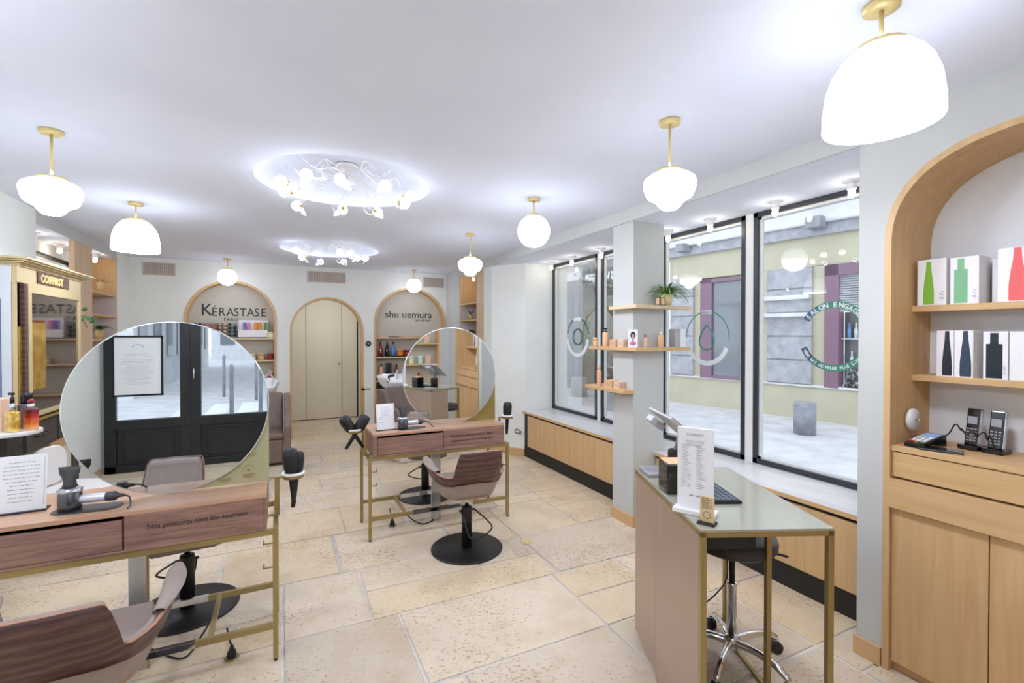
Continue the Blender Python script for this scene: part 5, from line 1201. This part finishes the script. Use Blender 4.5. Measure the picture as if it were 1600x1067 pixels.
for i in range(8):
    c = Vector((rr.uniform(-.04,.05),rr.uniform(0,.05),rr.uniform(-.16,.04))); a = rr.uniform(-.8,.8); d = Vector((.5*math.cos(a),math.sin(a)*.5+.3,rr.uniform(-.7,.5))).normalized(); s_ = d.cross(Vector((1,0,.3))).normalized()
    tl.grid(lambda u,v,c=c,d=d,s_=s_: c+d*.05*v+s_*(u-.5)*.036*math.sin(PI*min(1,v*.95+.04))+Vector((.006*math.sin(v*PI),0,0)),4,6)
tl.build('leaves','leaf_dark',trl)
# shelf with perfumes at far left
sh = thing('steel_shelf_unit','dark steel unit with a white rounded top, at the left edge under the perfume bottles','shelf unit',(-1.46,3.33,0))
MB().prism([(-.28,-.12),(.20,-.12)]+[(.20+.12*math.cos(R(a)),.0+.12*math.sin(R(a))) for a in range(-75,90,15)]+[(.20,.12),(-.28,.12)],.985,1.005,'Z').build('white_top','marble',sh,.004)
MB().bx(-.28,.13,-.09,.09,.82,.985).build('steel_box','slate_metal',sh,.003); MB().bx(.13,.17,-.035,.035,.74,.985).build('black_post','black_metal',sh,.002); MB().bx(-.28,-.25,-.09,.09,.6,.82).build('wall_bracket','slate_metal',sh)
pf_ = thing('perfume_bottle','gold glass bottle with silver collar and black pump, on the white rounded shelf','bottle',(-1.235,3.28,1.005),R(-40))
MB().prism(rrect(-.034,.034,-.02,.02,.014),0,.105,'Z').build('glass_body','amber',pf_,.006,3); MB().lathe([(.013,.105),(.013,.145)],(0,0,0),20).build('collar','steel',pf_); MB().lathe([(.009,.145),(.009,.175),(.004,.178),(.004,.19)],(0,0,0),16).bx(-.02,.008,-.006,.006,.188,.2).build('pump','black',pf_)
pf_ = thing('perfume_bottle','red to amber glass bottle at the right end of the white rounded shelf','bottle',(-1.175,3.31,1.005),R(-40))
MB().bx(-.031,.031,-.018,.018,0,.115).build('glass_body','amberbottle',pf_,.005,3); MB().lathe([(.014,.115),(.014,.135)],(0,0,0),20).build('collar','chrome_white',pf_); MB().sph((0,0,.148),.014,16,10).build('stopper','crimson',pf_)
pf_ = thing('perfume_bottle','dark smoky cylinder bottle with black cap behind the red one','bottle',(-1.225,3.40,1.005))
MB().lathe([(.034,0),(.036,.004),(.036,.12),(.03,.13)],(0,0,0),28).build('glass_body','smoke_glass',pf_); MB().lathe([(.026,.13),(.026,.185),(.024,.188)],(0,0,0),28).build('cap','black_gloss',pf_)
carton((-1.31,3.37,1.005),.085,.06,.165,'tan2','pinkish card box at the left edge behind the gold bottle',R(-35))
# small white chair
wc = thing('side_chair','small white rounded chair on thin brass legs, under the glazed cabinet','chair',(-1.27,4.22,0),R(70))
MB().prism(rrect(-.2,.2,-.2,.2,.08,6),.42,.46,'Z').build('seat','white_leather',wc,.012,3)
bk = MB(); bk.prism([(x_,z_) for x_,z_ in rrect(-.15,.15,.47,.735,.10,8)],.17,.195,'Y'); bk.build('backrest','white_leather',wc,.008,3)
for x_ in (-.17,.17):
    for y_ in (-.17,.17): MB().cyl((x_,y_,0),(x_*.95,y_*.95,.42),.009).build('leg','brass_pale',wc)
# ================================================================ REAR NICHE (seen in the farther mirror)
rn = thing('arched_niche','arched oak-lined product niche behind the viewer, seen in the farther mirror','wall niche',(1.72,-.25,0))
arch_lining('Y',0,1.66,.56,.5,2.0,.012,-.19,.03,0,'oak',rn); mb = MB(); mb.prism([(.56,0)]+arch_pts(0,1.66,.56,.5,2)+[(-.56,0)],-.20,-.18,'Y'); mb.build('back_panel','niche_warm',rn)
for z_ in (1.36,1.02,.70): MB().bx(-.53,.53,-.18,.0,z_-.022,z_).build('shelf','oak_x',rn,.003)
MB().bx(-.53,.53,-.175,-.01,.02,.62).build('lower_door','oak',rn,.002)
for i,(x_,m_) in enumerate(((1.38,'teal'),(1.50,'mint'),(1.68,'box_white'),(1.83,'cream'),(1.98,'mint'))): bottle((x_,-.33,1.02),.045,.13,m_,m_,'%s pot, number of pots in the mirrored niche row: %s from the left end'%({'teal':'teal','mint':'mint green','box_white':'white','cream':'cream'}[m_],['first','second','third','fourth','fifth'][i]),'jar','jar','jar')
for i,(x_,m_) in enumerate(((1.60,'black'),(1.72,'box_white'),(1.88,'box_side'),(2.08,'tan2'))): carton((x_,-.33,1.36),.09,.06,.12,m_,['black small box','white small box','taupe small box','pinkish small box'][i]+' on the upper shelf of the mirrored niche')
carton((2.1,-.33,1.02),.09,.06,.14,'tan2','pinkish portrait box at the end of the mirrored niche shelf'); bottle((1.95,-.33,.70),.03,.17,'orange','black','orange bottle on the low shelf of the mirrored niche','cap')
# poster on the glazed door (seen in the nearer mirror)
po = thing('door_poster','white printed notice in a black frame hung on the street door glass','poster',(-1.41,YR+.06,1.16))
fr_ = MB(); 
for a in ((-.225,-.205,-.33,.33),(.205,.225,-.33,.33),(-.225,.225,.31,.33),(-.225,.225,-.33,-.31)): fr_.bx(a[0],a[1],-.01,.01,a[2],a[3])
fr_.build('frame','black',po); ph_ = MB().bx(-.205,.205,-.006,.004,-.31,.31).build('sheet','paper',po); pm = MB(); print_lines(pm,-.15,.15,-.2,.13,22,.0052,3,.0008)
q = [(.05*math.cos(PI*i/12),.0052,.2+.03*math.sin(PI*i/12)) for i in range(13)]; pm.tube(q,.003,5); pm.build('print','ink_grey',ph_)
